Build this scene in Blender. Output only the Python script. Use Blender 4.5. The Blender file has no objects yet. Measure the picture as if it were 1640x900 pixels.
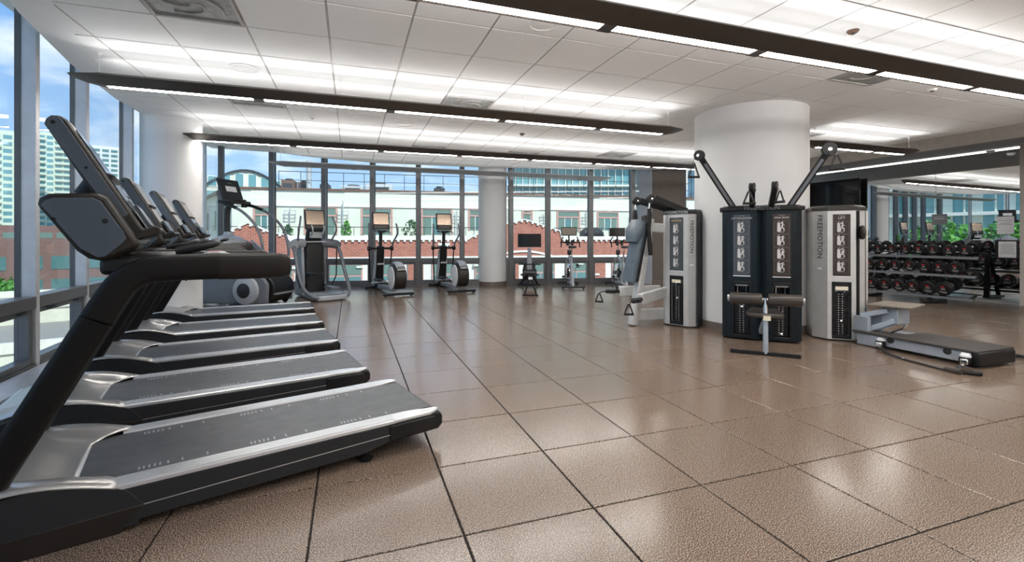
import bpy, bmesh, math, random
from mathutils import Vector, Matrix
PI = math.pi
R = math.radians
rnd = random.Random(7)
scene = bpy.context.scene
C = scene.collection

# ------------------------------------------------------------------ camera
cam_data = bpy.data.cameras.new('camera')
cam_data.sensor_width = 36.0
cam_data.lens = 36.0 * 747.0 / 1640.0
cam_data.shift_y = -69.7 / 1640.0
cam_data.clip_start = 0.05
cam_data.clip_end = 2000
cam = bpy.data.objects.new('camera', cam_data)
C.objects.link(cam)
cam.location = (0, 0, 1.25)
cam.rotation_euler = (PI / 2, 0, -0.3332)
scene.camera = cam

# ------------------------------------------------------------------ sky
world = bpy.data.worlds.new('sky')
scene.world = world
world.use_nodes = True
wn = world.node_tree.nodes
wl = world.node_tree.links
wn.clear()
wo = wn.new('ShaderNodeOutputWorld')
bg = wn.new('ShaderNodeBackground')
tc = wn.new('ShaderNodeTexCoord')
sx = wn.new('ShaderNodeSeparateXYZ')
wl.new(tc.outputs['Generated'], sx.inputs[0])
gr = wn.new('ShaderNodeValToRGB')
gr.color_ramp.elements[0].position = 0.0
gr.color_ramp.elements[0].color = (0.40, 0.55, 0.74, 1)
gr.color_ramp.elements[1].position = 0.42
gr.color_ramp.elements[1].color = (0.12, 0.31, 0.70, 1)
wl.new(sx.outputs['Z'], gr.inputs[0])
mp = wn.new('ShaderNodeMapping')
mp.inputs['Scale'].default_value = (1, 1, 2.6)
mp.inputs['Location'].default_value = (0.31, 0.4, 0.12)
wl.new(tc.outputs['Generated'], mp.inputs[0])
nz = wn.new('ShaderNodeTexNoise')
nz.inputs['Scale'].default_value = 3.4
nz.inputs['Detail'].default_value = 9
nz.inputs['Roughness'].default_value = 0.55
wl.new(mp.outputs[0], nz.inputs['Vector'])
cr = wn.new('ShaderNodeValToRGB')
cr.color_ramp.elements[0].position = 0.49
cr.color_ramp.elements[0].color = (0, 0, 0, 1)
cr.color_ramp.elements[1].position = 0.66
cr.color_ramp.elements[1].color = (1, 1, 1, 1)
wl.new(nz.outputs[0], cr.inputs[0])
mx = wn.new('ShaderNodeMix')
mx.data_type = 'RGBA'
mx.inputs['B'].default_value = (0.80, 0.83, 0.90, 1)
wl.new(cr.outputs[0], mx.inputs['Factor'])
wl.new(gr.outputs[0], mx.inputs['A'])
wl.new(mx.outputs['Result'], bg.inputs['Color'])
bg.inputs['Strength'].default_value = 1.0
wl.new(bg.outputs[0], wo.inputs[0])

# ------------------------------------------------------------------ sun
sun_d = bpy.data.lights.new('sun', 'SUN')
sun_d.energy = 2.7
sun_d.angle = R(1.5)
sun_d.color = (1.0, 0.96, 0.88)
sun = bpy.data.objects.new('sun', sun_d)
C.objects.link(sun)
sun.rotation_euler = Vector((-0.22, 0.72, -0.66)).to_track_quat('-Z', 'Y').to_euler()

# ------------------------------------------------------------------ exposure
scene.view_settings.view_transform = 'Standard'
scene.view_settings.look = 'None'
scene.view_settings.gamma = 1.0
scene.view_settings.use_curve_mapping = False
scene.view_settings.exposure = 0.72

LAMP_DOWN = 31.0      # emission of the pendant diffusers
LAMP_UP = 2.3       # watts per uplight strip of 1.34 m

# ------------------------------------------------------------------ materials
MATS = {}

def mat(name, col, rough=0.5, metal=0.0, spec=0.5, bump=None, noise=None, coat=0.0):
    """bump=(scale, strength); noise=(scale, amount, detail): slight tint variation of the surface itself"""
    if name in MATS:
        return MATS[name]
    m = bpy.data.materials.new(name)
    m.use_nodes = True
    nt = m.node_tree
    b = nt.nodes['Principled BSDF']
    b.inputs['Base Color'].default_value = (*col, 1)
    b.inputs['Roughness'].default_value = rough
    b.inputs['Metallic'].default_value = metal
    b.inputs['Specular IOR Level'].default_value = spec
    b.inputs['Coat Weight'].default_value = coat
    t = nt.nodes.new('ShaderNodeTexCoord')
    sc, am = (noise[0], noise[1]) if noise else (9.0, 0.06)
    n = nt.nodes.new('ShaderNodeTexNoise')
    n.inputs['Scale'].default_value = sc
    n.inputs['Detail'].default_value = noise[2] if noise and len(noise) > 2 else 3
    nt.links.new(t.outputs['Object'], n.inputs['Vector'])
    r = nt.nodes.new('ShaderNodeValToRGB')
    r.color_ramp.elements[0].position = 0.3
    r.color_ramp.elements[1].position = 0.7
    r.color_ramp.elements[0].color = (*[max(0, c * (1 - am)) for c in col], 1)
    r.color_ramp.elements[1].color = (*[min(1, c * (1 + am)) for c in col], 1)
    nt.links.new(n.outputs[0], r.inputs[0])
    nt.links.new(r.outputs[0], b.inputs['Base Color'])
    if bump:
        n2 = nt.nodes.new('ShaderNodeTexNoise')
        n2.inputs['Scale'].default_value = bump[0]
        n2.inputs['Detail'].default_value = 4
        nt.links.new(t.outputs['Object'], n2.inputs['Vector'])
        bp = nt.nodes.new('ShaderNodeBump')
        bp.inputs['Strength'].default_value = bump[1]
        bp.inputs['Distance'].default_value = 0.01
        nt.links.new(n2.outputs[0], bp.inputs['Height'])
        nt.links.new(bp.outputs[0], b.inputs['Normal'])
    MATS[name] = m
    return m

def emis(name, col, strength):
    if name in MATS:
        return MATS[name]
    m = bpy.data.materials.new(name)
    m.use_nodes = True
    nt = m.node_tree
    nt.nodes.clear()
    o = nt.nodes.new('ShaderNodeOutputMaterial')
    e = nt.nodes.new('ShaderNodeEmission')
    e.inputs[0].default_value = (*col, 1)
    e.inputs[1].default_value = strength
    nt.links.new(e.outputs[0], o.inputs[0])
    MATS[name] = m
    return m

def glassm(name, tint, gloss=0.07, rough=0.0):
    m = bpy.data.materials.new(name)
    m.use_nodes = True
    nt = m.node_tree
    nt.nodes.clear()
    o = nt.nodes.new('ShaderNodeOutputMaterial')
    tr = nt.nodes.new('ShaderNodeBsdfTransparent')
    tr.inputs[0].default_value = (*tint, 1)
    gl = nt.nodes.new('ShaderNodeBsdfGlossy')
    gl.inputs['Roughness'].default_value = rough
    lf = nt.nodes.new('ShaderNodeLayerWeight')
    lf.inputs['Blend'].default_value = 0.5
    pw = nt.nodes.new('ShaderNodeMath')
    pw.operation = 'POWER'
    pw.inputs[1].default_value = 4.0
    lw = nt.nodes.new('ShaderNodeMapRange')
    lw.inputs['To Min'].default_value = 0.02
    lw.inputs['To Max'].default_value = 0.45
    nt.links.new(lf.outputs['Facing'], pw.inputs[0])
    nt.links.new(pw.outputs[0], lw.inputs[0])
    mi = nt.nodes.new('ShaderNodeMixShader')
    nt.links.new(lw.outputs[0], mi.inputs[0])
    nt.links.new(tr.outputs[0], mi.inputs[1])
    nt.links.new(gl.outputs[0], mi.inputs[2])
    nt.links.new(mi.outputs[0], o.inputs[0])
    MATS[name] = m
    return m

M = {}
M['black'] = mat('black_plastic', (0.009, 0.009, 0.010), 0.42, spec=0.35)
M['dark'] = mat('charcoal_plastic', (0.024, 0.025, 0.027), 0.42, spec=0.38)
M['armblack'] = mat('matt_black_rubber', (0.007, 0.006, 0.0055), 0.46, spec=0.24, bump=(300, 0.05))
M['griprub'] = mat('brown_black_grip', (0.012, 0.009, 0.0075), 0.44, spec=0.30)
M['plate'] = mat('slate_grey_plastic', (0.070, 0.090, 0.115), 0.38)
M['railm'] = mat('brushed_silver_rail', (0.72, 0.72, 0.73), 0.30, 0.55)
M['bronze'] = mat('bronze_black_plastic', (0.020, 0.0155, 0.0125), 0.40, spec=0.4)
M['grey'] = mat('grey_plastic', (0.16, 0.17, 0.19), 0.45)
M['lgrey'] = mat('pale_grey_plastic', (0.38, 0.40, 0.43), 0.42)
M['silver'] = mat('silver_paint', (0.56, 0.57, 0.58), 0.32, 0.6)
M['satin'] = mat('satin_metal', (0.60, 0.585, 0.57), 0.30, 0.75)
M['chrome'] = mat('chrome', (0.80, 0.80, 0.80), 0.12, 1.0)
M['alu'] = mat('silver_frame_paint', (0.62, 0.62, 0.61), 0.38, 0.35)
M['bluegrey'] = mat('blue_grey_paint', (0.42, 0.47, 0.54), 0.35, 0.3)
M['tblack'] = mat('blue_black_panel', (0.006, 0.011, 0.015), 0.30, spec=0.35)
M['cable'] = mat('black_cable', (0.012, 0.012, 0.012), 0.5)
M['foam'] = mat('black_foam', (0.010, 0.010, 0.010), 0.8)
M['vinyl'] = mat('black_vinyl', (0.030, 0.032, 0.036), 0.32)
M['vinylb'] = mat('bronze_grey_vinyl', (0.050, 0.041, 0.035), 0.33)
M['greyvinyl'] = mat('blue_grey_vinyl', (0.095, 0.125, 0.155), 0.30)
M['belt'] = mat('treadmill_belt', (0.088, 0.088, 0.090), 0.42, noise=(14, 0.18), bump=(260, 0.15))
M['white'] = mat('white_paint', (0.80, 0.79, 0.78), 0.6)
M['print'] = mat('white_print', (0.60, 0.59, 0.59), 0.6)
M['printgrey'] = mat('grey_print', (0.22, 0.23, 0.24), 0.6)
M['red'] = mat('red_print', (0.65, 0.02, 0.04), 0.5)
M['yellow'] = mat('yellow_label', (0.75, 0.55, 0.20), 0.5)
M['cream_label'] = mat('cream_label', (0.80, 0.74, 0.58), 0.5)
M['placard'] = mat('brown_black_placard', (0.035, 0.022, 0.018), 0.35)
M['placardg'] = mat('slate_placard', (0.055, 0.065, 0.075), 0.35)
M['paper'] = mat('paper', (0.93, 0.92, 0.94), 0.7, noise=(9, .01))
M['column'] = mat('column_plaster', (0.74, 0.735, 0.73), 0.55, noise=(3, 0.012), bump=(60, 0.02))
M['baseb'] = mat('taupe_baseboard', (0.16, 0.125, 0.105), 0.45)
M['frame'] = mat('window_frame_metal', (0.155, 0.155, 0.158), 0.36, 0.35)
M['framel'] = mat('window_frame_face', (0.62, 0.62, 0.63), 0.38, 0.3)
M['framed'] = mat('window_gasket', (0.05, 0.055, 0.06), 0.5)
M['ctile'] = mat('ceiling_tile', (0.87, 0.865, 0.86), 0.85, noise=(140, 0.10, 6), bump=(220, 0.35))
M['cgrid'] = mat('ceiling_grid', (0.40, 0.385, 0.37), 0.6)
M['cplain'] = mat('ceiling_plaster', (0.86, 0.855, 0.85), 0.7, noise=(3, 0.01))
M['wall'] = mat('pale_wall', (0.72, 0.71, 0.70), 0.7, noise=(3, .012), bump=(120, 0.05))
M['wallr'] = mat('taupe_wall', (0.36, 0.33, 0.305), 0.7, noise=(3, .02), bump=(120, 0.05))
M['beam'] = mat('taupe_beam', (0.34, 0.31, 0.28), 0.7, noise=(12, 0.08), bump=(120, 0.05))
M['soffit'] = mat('blue_grey_soffit', (0.24, 0.26, 0.28), 0.7)
M['pillar'] = mat('brown_pillar', (0.13, 0.105, 0.09), 0.6)
M['pillarb'] = mat('pale_blue_grey', (0.50, 0.54, 0.60), 0.6)
M['vent'] = mat('vent_grey', (0.30, 0.30, 0.29), 0.6, noise=(18, 0.25))
M['fixture'] = mat('fixture_bronze', (0.075, 0.062, 0.053), 0.38, 0.3)
M['fixsilver'] = mat('fixture_grey', (0.40, 0.41, 0.42), 0.35, 0.4)
M['lens'] = emis('lamp_lens', (1.0, 0.97, 0.92), LAMP_DOWN)
M['strip'] = emis('led_strip', (1.0, 0.98, 0.94), 3.0)
M['glass'] = glassm('window_glass', (0.93, 0.965, 0.955))
M['screen_off'] = mat('screen_glass', (0.010, 0.010, 0.012), 0.10, coat=0.5)
M['screen_warm'] = mat('bronze_screen', (0.34, 0.26, 0.20), 0.18, 0.75)
M['leaf'] = mat('leaf_green', (0.10, 0.30, 0.045), 0.6, noise=(0.9, 0.55))
M['leafd'] = mat('leaf_dark_green', (0.045, 0.13, 0.03), 0.6, noise=(0.9, 0.5))
M['bark'] = mat('bark', (0.10, 0.07, 0.05), 0.8)
M['mirror'] = None

def floor_mat():
    m = bpy.data.materials.new('speckled_rubber_tile')
    m.use_nodes = True
    nt = m.node_tree
    b = nt.nodes['Principled BSDF']
    t = nt.nodes.new('ShaderNodeTexCoord')
    g = nt.nodes.new('ShaderNodeNewGeometry')
    n = nt.nodes.new('ShaderNodeTexNoise')
    n.inputs['Scale'].default_value = 200
    n.inputs['Detail'].default_value = 2
    n.inputs['Roughness'].default_value = 0.8
    nt.links.new(g.outputs['Position'], n.inputs['Vector'])
    r = nt.nodes.new('ShaderNodeValToRGB')
    e = r.color_ramp.elements
    e[0].position = 0.40
    e[0].color = (0.035, 0.023, 0.017, 1)
    e[1].position = 0.61
    e[1].color = (0.54, 0.41, 0.31, 1)
    k = e.new(0.50)
    k.color = (0.140, 0.090, 0.063, 1)
    nt.links.new(n.outputs[0], r.inputs[0])
    b.inputs['Roughness'].default_value = 0.20
    oi = nt.nodes.new('ShaderNodeObjectInfo')
    mr2 = nt.nodes.new('ShaderNodeMapRange')
    mr2.inputs['To Min'].default_value = 0.94
    mr2.inputs['To Max'].default_value = 1.06
    nt.links.new(oi.outputs['Random'], mr2.inputs[0])
    hs = nt.nodes.new('ShaderNodeHueSaturation')
    nt.links.new(mr2.outputs[0], hs.inputs['Value'])
    nt.links.new(r.outputs[0], hs.inputs['Color'])
    nt.links.new(hs.outputs[0], b.inputs['Base Color'])
    b.inputs['Specular IOR Level'].default_value = 0.80
    return m
M['floor'] = floor_mat()
M['grout'] = mat('floor_joint', (0.014, 0.010, 0.008), 0.8)

def mirror_mat():
    m = bpy.data.materials.new('mirror_glass')
    m.use_nodes = True
    b = m.node_tree.nodes['Principled BSDF']
    b.inputs['Base Color'].default_value = (0.86, 0.88, 0.88, 1)
    b.inputs['Metallic'].default_value = 1
    b.inputs['Roughness'].default_value = 0.0
    return m
M['mirror'] = mirror_mat()

def brick_mat(name, c1, c2, mortar, scale=1.0):
    m = bpy.data.materials.new(name)
    m.use_nodes = True
    nt = m.node_tree
    b = nt.nodes['Principled BSDF']
    b.inputs['Roughness'].default_value = 0.85
    t = nt.nodes.new('ShaderNodeTexCoord')
    s = nt.nodes.new('ShaderNodeSeparateXYZ')
    c = nt.nodes.new('ShaderNodeCombineXYZ')
    ad = nt.nodes.new('ShaderNodeMath')
    nt.links.new(t.outputs['Object'], s.inputs[0])
    nt.links.new(s.outputs['X'], ad.inputs[0])
    nt.links.new(s.outputs['Y'], ad.inputs[1])
    nt.links.new(ad.outputs[0], c.inputs['X'])
    nt.links.new(s.outputs['Z'], c.inputs['Y'])
    br = nt.nodes.new('ShaderNodeTexBrick')
    br.inputs['Scale'].default_value = scale
    br.inputs['Color1'].default_value = (*c1, 1)
    br.inputs['Color2'].default_value = (*c2, 1)
    br.inputs['Mortar'].default_value = (*mortar, 1)
    br.inputs['Mortar Size'].default_value = 0.012
    br.inputs['Brick Width'].default_value = 0.26
    br.inputs['Row Height'].default_value = 0.09
    nt.links.new(c.outputs[0], br.inputs['Vector'])
    nt.links.new(br.outputs['Color'], b.inputs['Base Color'])
    return m
M['brick'] = brick_mat('red_brick', (0.46, 0.135, 0.085), (0.33, 0.09, 0.06), (0.44, 0.29, 0.23))
M['brickd'] = brick_mat('brown_brick', (0.22, 0.12, 0.10), (0.17, 0.09, 0.08), (0.25, 0.18, 0.16))
M['cream'] = mat('cream_stucco', (0.70, 0.72, 0.62), 0.85, noise=(0.7, 0.05))
M['creamw'] = mat('white_stone', (0.78, 0.78, 0.70), 0.8)
M['roofing'] = mat('roof_gravel', (0.36, 0.34, 0.31), 0.9)
M['street'] = mat('street_asphalt', (0.30, 0.30, 0.29), 0.9)
M['bglass'] = mat('far_window_glass', (0.10, 0.22, 0.22), 0.08, 0.0, 1.0)
M['bglass2'] = mat('blue_green_curtain_glass', (0.16, 0.36, 0.38), 0.10, 0.2, 1.0)
M['bwin'] = mat('green_grey_blind_glass', (0.16, 0.24, 0.20), 0.2)
M['pink'] = mat('pink_window_trim', (0.55, 0.32, 0.27), 0.7)
M['iron'] = mat('dark_iron', (0.04, 0.045, 0.05), 0.5)
M['towerc'] = mat('pale_green_concrete', (0.60, 0.68, 0.56), 0.8)
M['towerw'] = mat('white_concrete', (0.74, 0.76, 0.72), 0.8)
M['hvac'] = mat('galvanised_metal', (0.48, 0.50, 0.50), 0.5, 0.3)
M['rust'] = mat('brown_duct', (0.16, 0.09, 0.06), 0.6)

# ------------------------------------------------------------------ mesh helpers
class MB:
    def __init__(s):
        s.v = []
        s.f = []

    def add(s, vs, fs):
        o = len(s.v)
        s.v += [tuple(v) for v in vs]
        s.f += [tuple(i + o for i in f) for f in fs]
        return s

    def box(s, x0, x1, y0, y1, z0, z1, T=None):
        vs = [(x, y, z) for x in (x0, x1) for y in (y0, y1) for z in (z0, z1)]
        fs = [(0, 1, 3, 2), (4, 6, 7, 5), (0, 4, 5, 1), (2, 3, 7, 6), (0, 2, 6, 4), (1, 5, 7, 3)]
        if T is not None:
            vs = [T @ Vector(v) for v in vs]
        return s.add(vs, fs)

    def cbox(s, cx, cy, cz, sx, sy, sz, T=None):
        return s.box(cx - sx / 2, cx + sx / 2, cy - sy / 2, cy + sy / 2, cz - sz / 2, cz + sz / 2, T)

    def beam(s, p, q, w, h, up=(0, 0, 1)):
        p = Vector(p)
        q = Vector(q)
        d = (q - p).normalized()
        u = Vector(up)
        if abs(d.dot(u)) > 0.99:
            u = Vector((1, 0, 0))
        a = d.cross(u).normalized()
        b = a.cross(d).normalized()
        vs = []
        for o in (p, q):
            for i, j in ((-1, -1), (1, -1), (1, 1), (-1, 1)):
                vs.append(o + a * i * w / 2 + b * j * h / 2)
        return s.add(vs, [(3, 2, 1, 0), (4, 5, 6, 7), (0, 1, 5, 4), (1, 2, 6, 5), (2, 3, 7, 6), (3, 0, 4, 7)])

    def sweep(s, pts, prof, up=(0, 0, 1), closed=False, scales=None):
        """prof: list of (a, b) offsets; a along side, b along 'up'"""
        pts = [Vector(p) for p in pts]
        n = len(pts)
        k = len(prof)
        vs = []
        U = Vector(up)
        pa = None
        for i in range(n):
            if closed:
                d = (pts[(i + 1) % n] - pts[i - 1]).normalized()
            else:
                d = (pts[min(i + 1, n - 1)] - pts[max(i - 1, 0)]).normalized()
            if pa is None:
                u = U if abs(d.dot(U)) < 0.98 else Vector((1, 0, 0))
                a = d.cross(u).normalized()
            else:
                a = (pa - d * pa.dot(d)).normalized()
            pa = a
            b = a.cross(d).normalized()
            sc = scales[i] if scales else 1.0
            for (x, y) in prof:
                vs.append(pts[i] + a * x * sc + b * y * sc)
        fs = []
        m = n if closed else n - 1
        for i in range(m):
            for j in range(k):
                i2 = (i + 1) % n
                fs.append((i * k + j, i * k + (j + 1) % k, i2 * k + (j + 1) % k, i2 * k + j))
        if not closed:
            fs.append(tuple(reversed(range(k))))
            fs.append(tuple(range((n - 1) * k, n * k)))
        return s.add(vs, fs)

    def tube(s, pts, r, n=10, closed=False, scales=None, ry=None):
        ry = r if ry is None else ry
        prof = [(r * math.cos(2 * PI * i / n), ry * math.sin(2 * PI * i / n)) for i in range(n)]
        return s.sweep(pts, prof, closed=closed, scales=scales)

    def cyl(s, p, q, r, n=16, r2=None):
        r2 = r if r2 is None else r2
        return s.tube([p, q], r, n, scales=[1.0, r2 / r])

    def lathe(s, prof, origin=(0, 0, 0), axis=(0, 0, 1), n=24):
        """prof: (radius, t)"""
        a = Vector(axis).normalized()
        u = a.orthogonal().normalized()
        w = a.cross(u)
        o = Vector(origin)
        vs = []
        for (r, t) in prof:
            for i in range(n):
                th = 2 * PI * i / n
                vs.append(o + a * t + (u * math.cos(th) + w * math.sin(th)) * r)
        fs = []
        for i in range(len(prof) - 1):
            for j in range(n):
                fs.append((i * n + j, i * n + (j + 1) % n, (i + 1) * n + (j + 1) % n, (i + 1) * n + j))
        if prof[0][0] > 1e-6:
            fs.append(tuple(reversed(range(n))))
        if prof[-1][0] > 1e-6:
            fs.append(tuple(range((len(prof) - 1) * n, len(prof) * n)))
        return s.add(vs, fs)

    def ball(s, c, rx, ry=None, rz=None, n=16, m=10):
        ry = rx if ry is None else ry
        rz = rx if rz is None else rz
        vs = []
        for i in range(1, m):
            ph = PI * i / m
            for j in range(n):
                th = 2 * PI * j / n
                vs.append((c[0] + rx * math.sin(ph) * math.cos(th), c[1] + ry * math.sin(ph) * math.sin(th), c[2] + rz * math.cos(ph)))
        fs = []
        for i in range(m - 2):
            for j in range(n):
                fs.append((i * n + j, (i + 1) * n + j, (i + 1) * n + (j + 1) % n, i * n + (j + 1) % n))
        t = len(vs)
        vs += [(c[0], c[1], c[2] + rz), (c[0], c[1], c[2] - rz)]
        for j in range(n):
            fs.append((t, j, (j + 1) % n))
            fs.append((t + 1, (m - 2) * n + (j + 1) % n, (m - 2) * n + j))
        return s.add(vs, fs)

    def prism(s, poly, t0, t1, f):
        """f(a, b, t) -> xyz"""
        n = len(poly)
        vs = [f(a, b, t0) for a, b in poly] + [f(a, b, t1) for a, b in poly]
        fs = [tuple(reversed(range(n))), tuple(range(n, 2 * n))]
        for i in range(n):
            fs.append((i, (i + 1) % n, n + (i + 1) % n, n + i))
        return s.add(vs, fs)

    def py(s, poly, y0, y1):      # polygon in x, z
        return s.prism(poly, y0, y1, lambda a, b, t: (a, t, b))

    def pz(s, poly, z0, z1):      # polygon in x, y
        return s.prism(poly, z0, z1, lambda a, b, t: (a, b, t))

    def px(s, poly, x0, x1):      # polygon in y, z
        return s.prism(poly, x0, x1, lambda a, b, t: (t, a, b))

    def xf(s, T):
        s.v = [tuple(T @ Vector(v)) for v in s.v]
        return s

    def mesh(s, name, m, smooth=35):
        me = bpy.data.meshes.new(name)
        me.from_pydata(s.v, [], s.f)
        bm = bmesh.new()
        bm.from_mesh(me)
        bmesh.ops.recalc_face_normals(bm, faces=bm.faces)
        bm.to_mesh(me)
        bm.free()
        me.materials.append(m)
        if smooth:
            me.shade_smooth()
            me.set_sharp_from_angle(angle=R(smooth))
        return me

    def build(s, name, m, parent=None, bevel=0.0, smooth=35, segs=2):
        o = bpy.data.objects.new(name, s.mesh(name, m, smooth))
        C.objects.link(o)
        if parent is not None:
            o.parent = parent
        if bevel:
            b = o.modifiers.new('bevel', 'BEVEL')
            b.width = bevel
            b.segments = segs
            b.limit_method = 'ANGLE'
            b.angle_limit = R(40)
            b.harden_normals = False
        return o


def spl(pts, n=6, closed=False):
    """Catmull-Rom"""
    P = [Vector(p) for p in pts]
    out = []
    L = len(P)
    rng = range(L) if closed else range(L - 1)
    for i in rng:
        p0 = P[(i - 1) % L] if closed or i > 0 else P[0] * 2 - P[1]
        p1 = P[i]
        p2 = P[(i + 1) % L]
        p3 = P[(i + 2) % L] if closed or i + 2 < L else P[-1] * 2 - P[-2]
        for k in range(n):
            t = k / n
            out.append(0.5 * ((2 * p1) + (p2 - p0) * t + (2 * p0 - 5 * p1 + 4 * p2 - p3) * t * t + (3 * p1 - p0 - 3 * p2 + p3) * t ** 3))
    if not closed:
        out.append(P[-1])
    return out


def rrect(w, h, r, n=4):
    """rounded rectangle profile centred at 0"""
    o = []
    for cx, cy, a in ((w / 2 - r, h / 2 - r, 0), (-w / 2 + r, h / 2 - r, 90), (-w / 2 + r, -h / 2 + r, 180), (w / 2 - r, -h / 2 + r, 270)):
        for k in range(n + 1):
            t = R(a + 90 * k / n)
            o.append((cx + r * math.cos(t), cy + r * math.sin(t)))
    return o


def thing(name, label, cat, loc=(0, 0, 0), rz=0.0, group=None):
    o = bpy.data.objects.new(name, None)
    o.empty_display_size = 0.1
    C.objects.link(o)
    o.location = loc
    o.rotation_euler = (0, 0, rz)
    o['label'] = label
    o['category'] = cat
    if group:
        o['group'] = group
    return o


def tag(o, label, cat, group=None):
    o['label'] = label
    o['category'] = cat
    if group:
        o['group'] = group
    return o


def struct(o):
    o['kind'] = 'structure'
    return o


def empty_struct(name, loc=(0, 0, 0), rz=0):
    o = bpy.data.objects.new(name, None)
    C.objects.link(o)
    o.location = loc
    o.rotation_euler = (0, 0, rz)
    o['kind'] = 'structure'
    return o


def copy_tree(o, parent=None):
    c = o.copy()
    C.objects.link(c)
    if parent is not None:
        c.parent = parent
    for ch in list(o.children):
        copy_tree(ch, c)
    return c


_txt = {}

def text_mesh(s, size, m, ext=0.0006, align='CENTER'):
    k = (s, size, m.name, ext, align)
    if k in _txt:
        return _txt[k]
    cu = bpy.data.curves.new('t', 'FONT')
    cu.body = s
    cu.size = size
    cu.extrude = ext
    cu.resolution_u = 2
    cu.align_x = align
    cu.align_y = 'CENTER'
    to = bpy.data.objects.new('t', cu)
    C.objects.link(to)
    dg = bpy.context.evaluated_depsgraph_get()
    me = bpy.data.meshes.new_from_object(to.evaluated_get(dg))
    me.name = 'lettering'
    me.materials.clear()
    me.materials.append(m)
    bpy.data.objects.remove(to)
    _txt[k] = me
    return me


def basis(o, xd, yd):
    """matrix with local x -> xd, y -> yd, origin o"""
    x = Vector(xd).normalized()
    y = Vector(yd).normalized()
    z = x.cross(y)
    m = Matrix((x, y, z)).transposed().to_4x4()
    m.translation = Vector(o)
    return m


def text(name, s, size, T, m, parent, ext=0.0006):
    o = bpy.data.objects.new(name, text_mesh(s, size, m, ext))
    C.objects.link(o)
    o.parent = parent
    o.matrix_local = T
    return o
# ================================================================== structure
H = 3.0
GLASS = [(-1.55, -3.4), (-1.95, -1.6), (-2.18, -0.3), (-2.38, 0.9), (-2.52, 2.05), (-2.63, 3.2), (-2.73, 4.33), (-2.81, 5.45), (-2.89, 6.50),
         (-3.0, 7.95), (-3.07, 9.3), (-3.1, 10.6), (-3.08, 11.8), (-2.93, 12.85), (-1.835, 12.968), (-0.619, 12.714), (0.538, 12.472),
         (1.662, 12.237), (2.767, 12.006), (4.029, 11.742), (5.006, 11.538), (6.157, 11.297), (7.318, 11.054), (8.75, 10.755), (10.1, 10.47), (11.44, 10.19)]
FLOORP = GLASS + [(11.7, 4.6), (11.9, -3.4)]
CEIL = [(1.35, -3.4), (0.35, -1.7), (-0.42, -0.3), (-1.06, 0.98), (-1.62, 2.25), (-2.1, 3.45), (-2.44, 4.68), (-2.665, 5.89), (-2.80, 7.2), (-2.79, 8.24), (-2.5, 9.45),
        (-1.9, 10.42), (-0.83, 11.02), (0.54, 11.42), (2.9, 11.28), (5.3, 10.80), (7.6, 10.14), (9.54, 9.4), (10.0, -3.4)]


def clip(poly, conv):
    """clip a polygon by a convex, clockwise region"""
    out = poly
    n = len(conv)
    for i in range(n):
        a = conv[i]
        b = conv[(i + 1) % n]
        inp = out
        out = []
        def side(p):
            return (b[0] - a[0]) * (p[1] - a[1]) - (b[1] - a[1]) * (p[0] - a[0])
        for j in range(len(inp)):
            p = inp[j]
            q = inp[(j + 1) % len(inp)]
            sp, sq = side(p), side(q)
            if sp <= 0:
                out.append(p)
            if sp * sq < 0:
                t = sp / (sp - sq)
                out.append((p[0] + (q[0] - p[0]) * t, p[1] + (q[1] - p[1]) * t))
        if len(out) < 3:
            return []
    return out


def parea(p):
    return abs(sum(p[i][0] * p[(i + 1) % len(p)][1] - p[(i + 1) % len(p)][0] * p[i][1] for i in range(len(p)))) / 2


SN, CS = math.sin(0.3332), math.cos(0.3332)

def seen_size(x, y, z):
    """how large a tile at this place shows from where the photographer stood (0 = not at all)"""
    d = x * SN + y * CS
    s = x * CS - y * SN
    if d < 0.5:
        return 0
    u = 820 + 747 * s / d
    v = 380 + 747 * (1.25 - z) / d
    if u < -60 or u > 1700 or v < -60 or v > 960:
        return 0
    return abs(1.25 - z) / d ** 3


def tile_bits(poly, ztop, zbot, inset, dz):
    cx = sum(p[0] for p in poly) / len(poly)
    cy = sum(p[1] for p in poly) / len(poly)
    def sh(p, k):
        dx, dy = p[0] - cx, p[1] - cy
        L = math.hypot(dx, dy) or 1
        return (p[0] - dx / L * k, p[1] - dy / L * k)
    n = len(poly)
    v = [(p[0], p[1], zbot) for p in poly] + [(p[0], p[1], ztop - dz) for p in poly] + [(*sh(p, inset), ztop) for p in poly]
    f = []
    for i in range(n):
        j = (i + 1) % n
        f.append((i, j, n + j, n + i))
        f.append((n + i, n + j, 2 * n + j, 2 * n + i))
    f.append(tuple(range(2 * n, 3 * n)))
    return v, f


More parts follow.
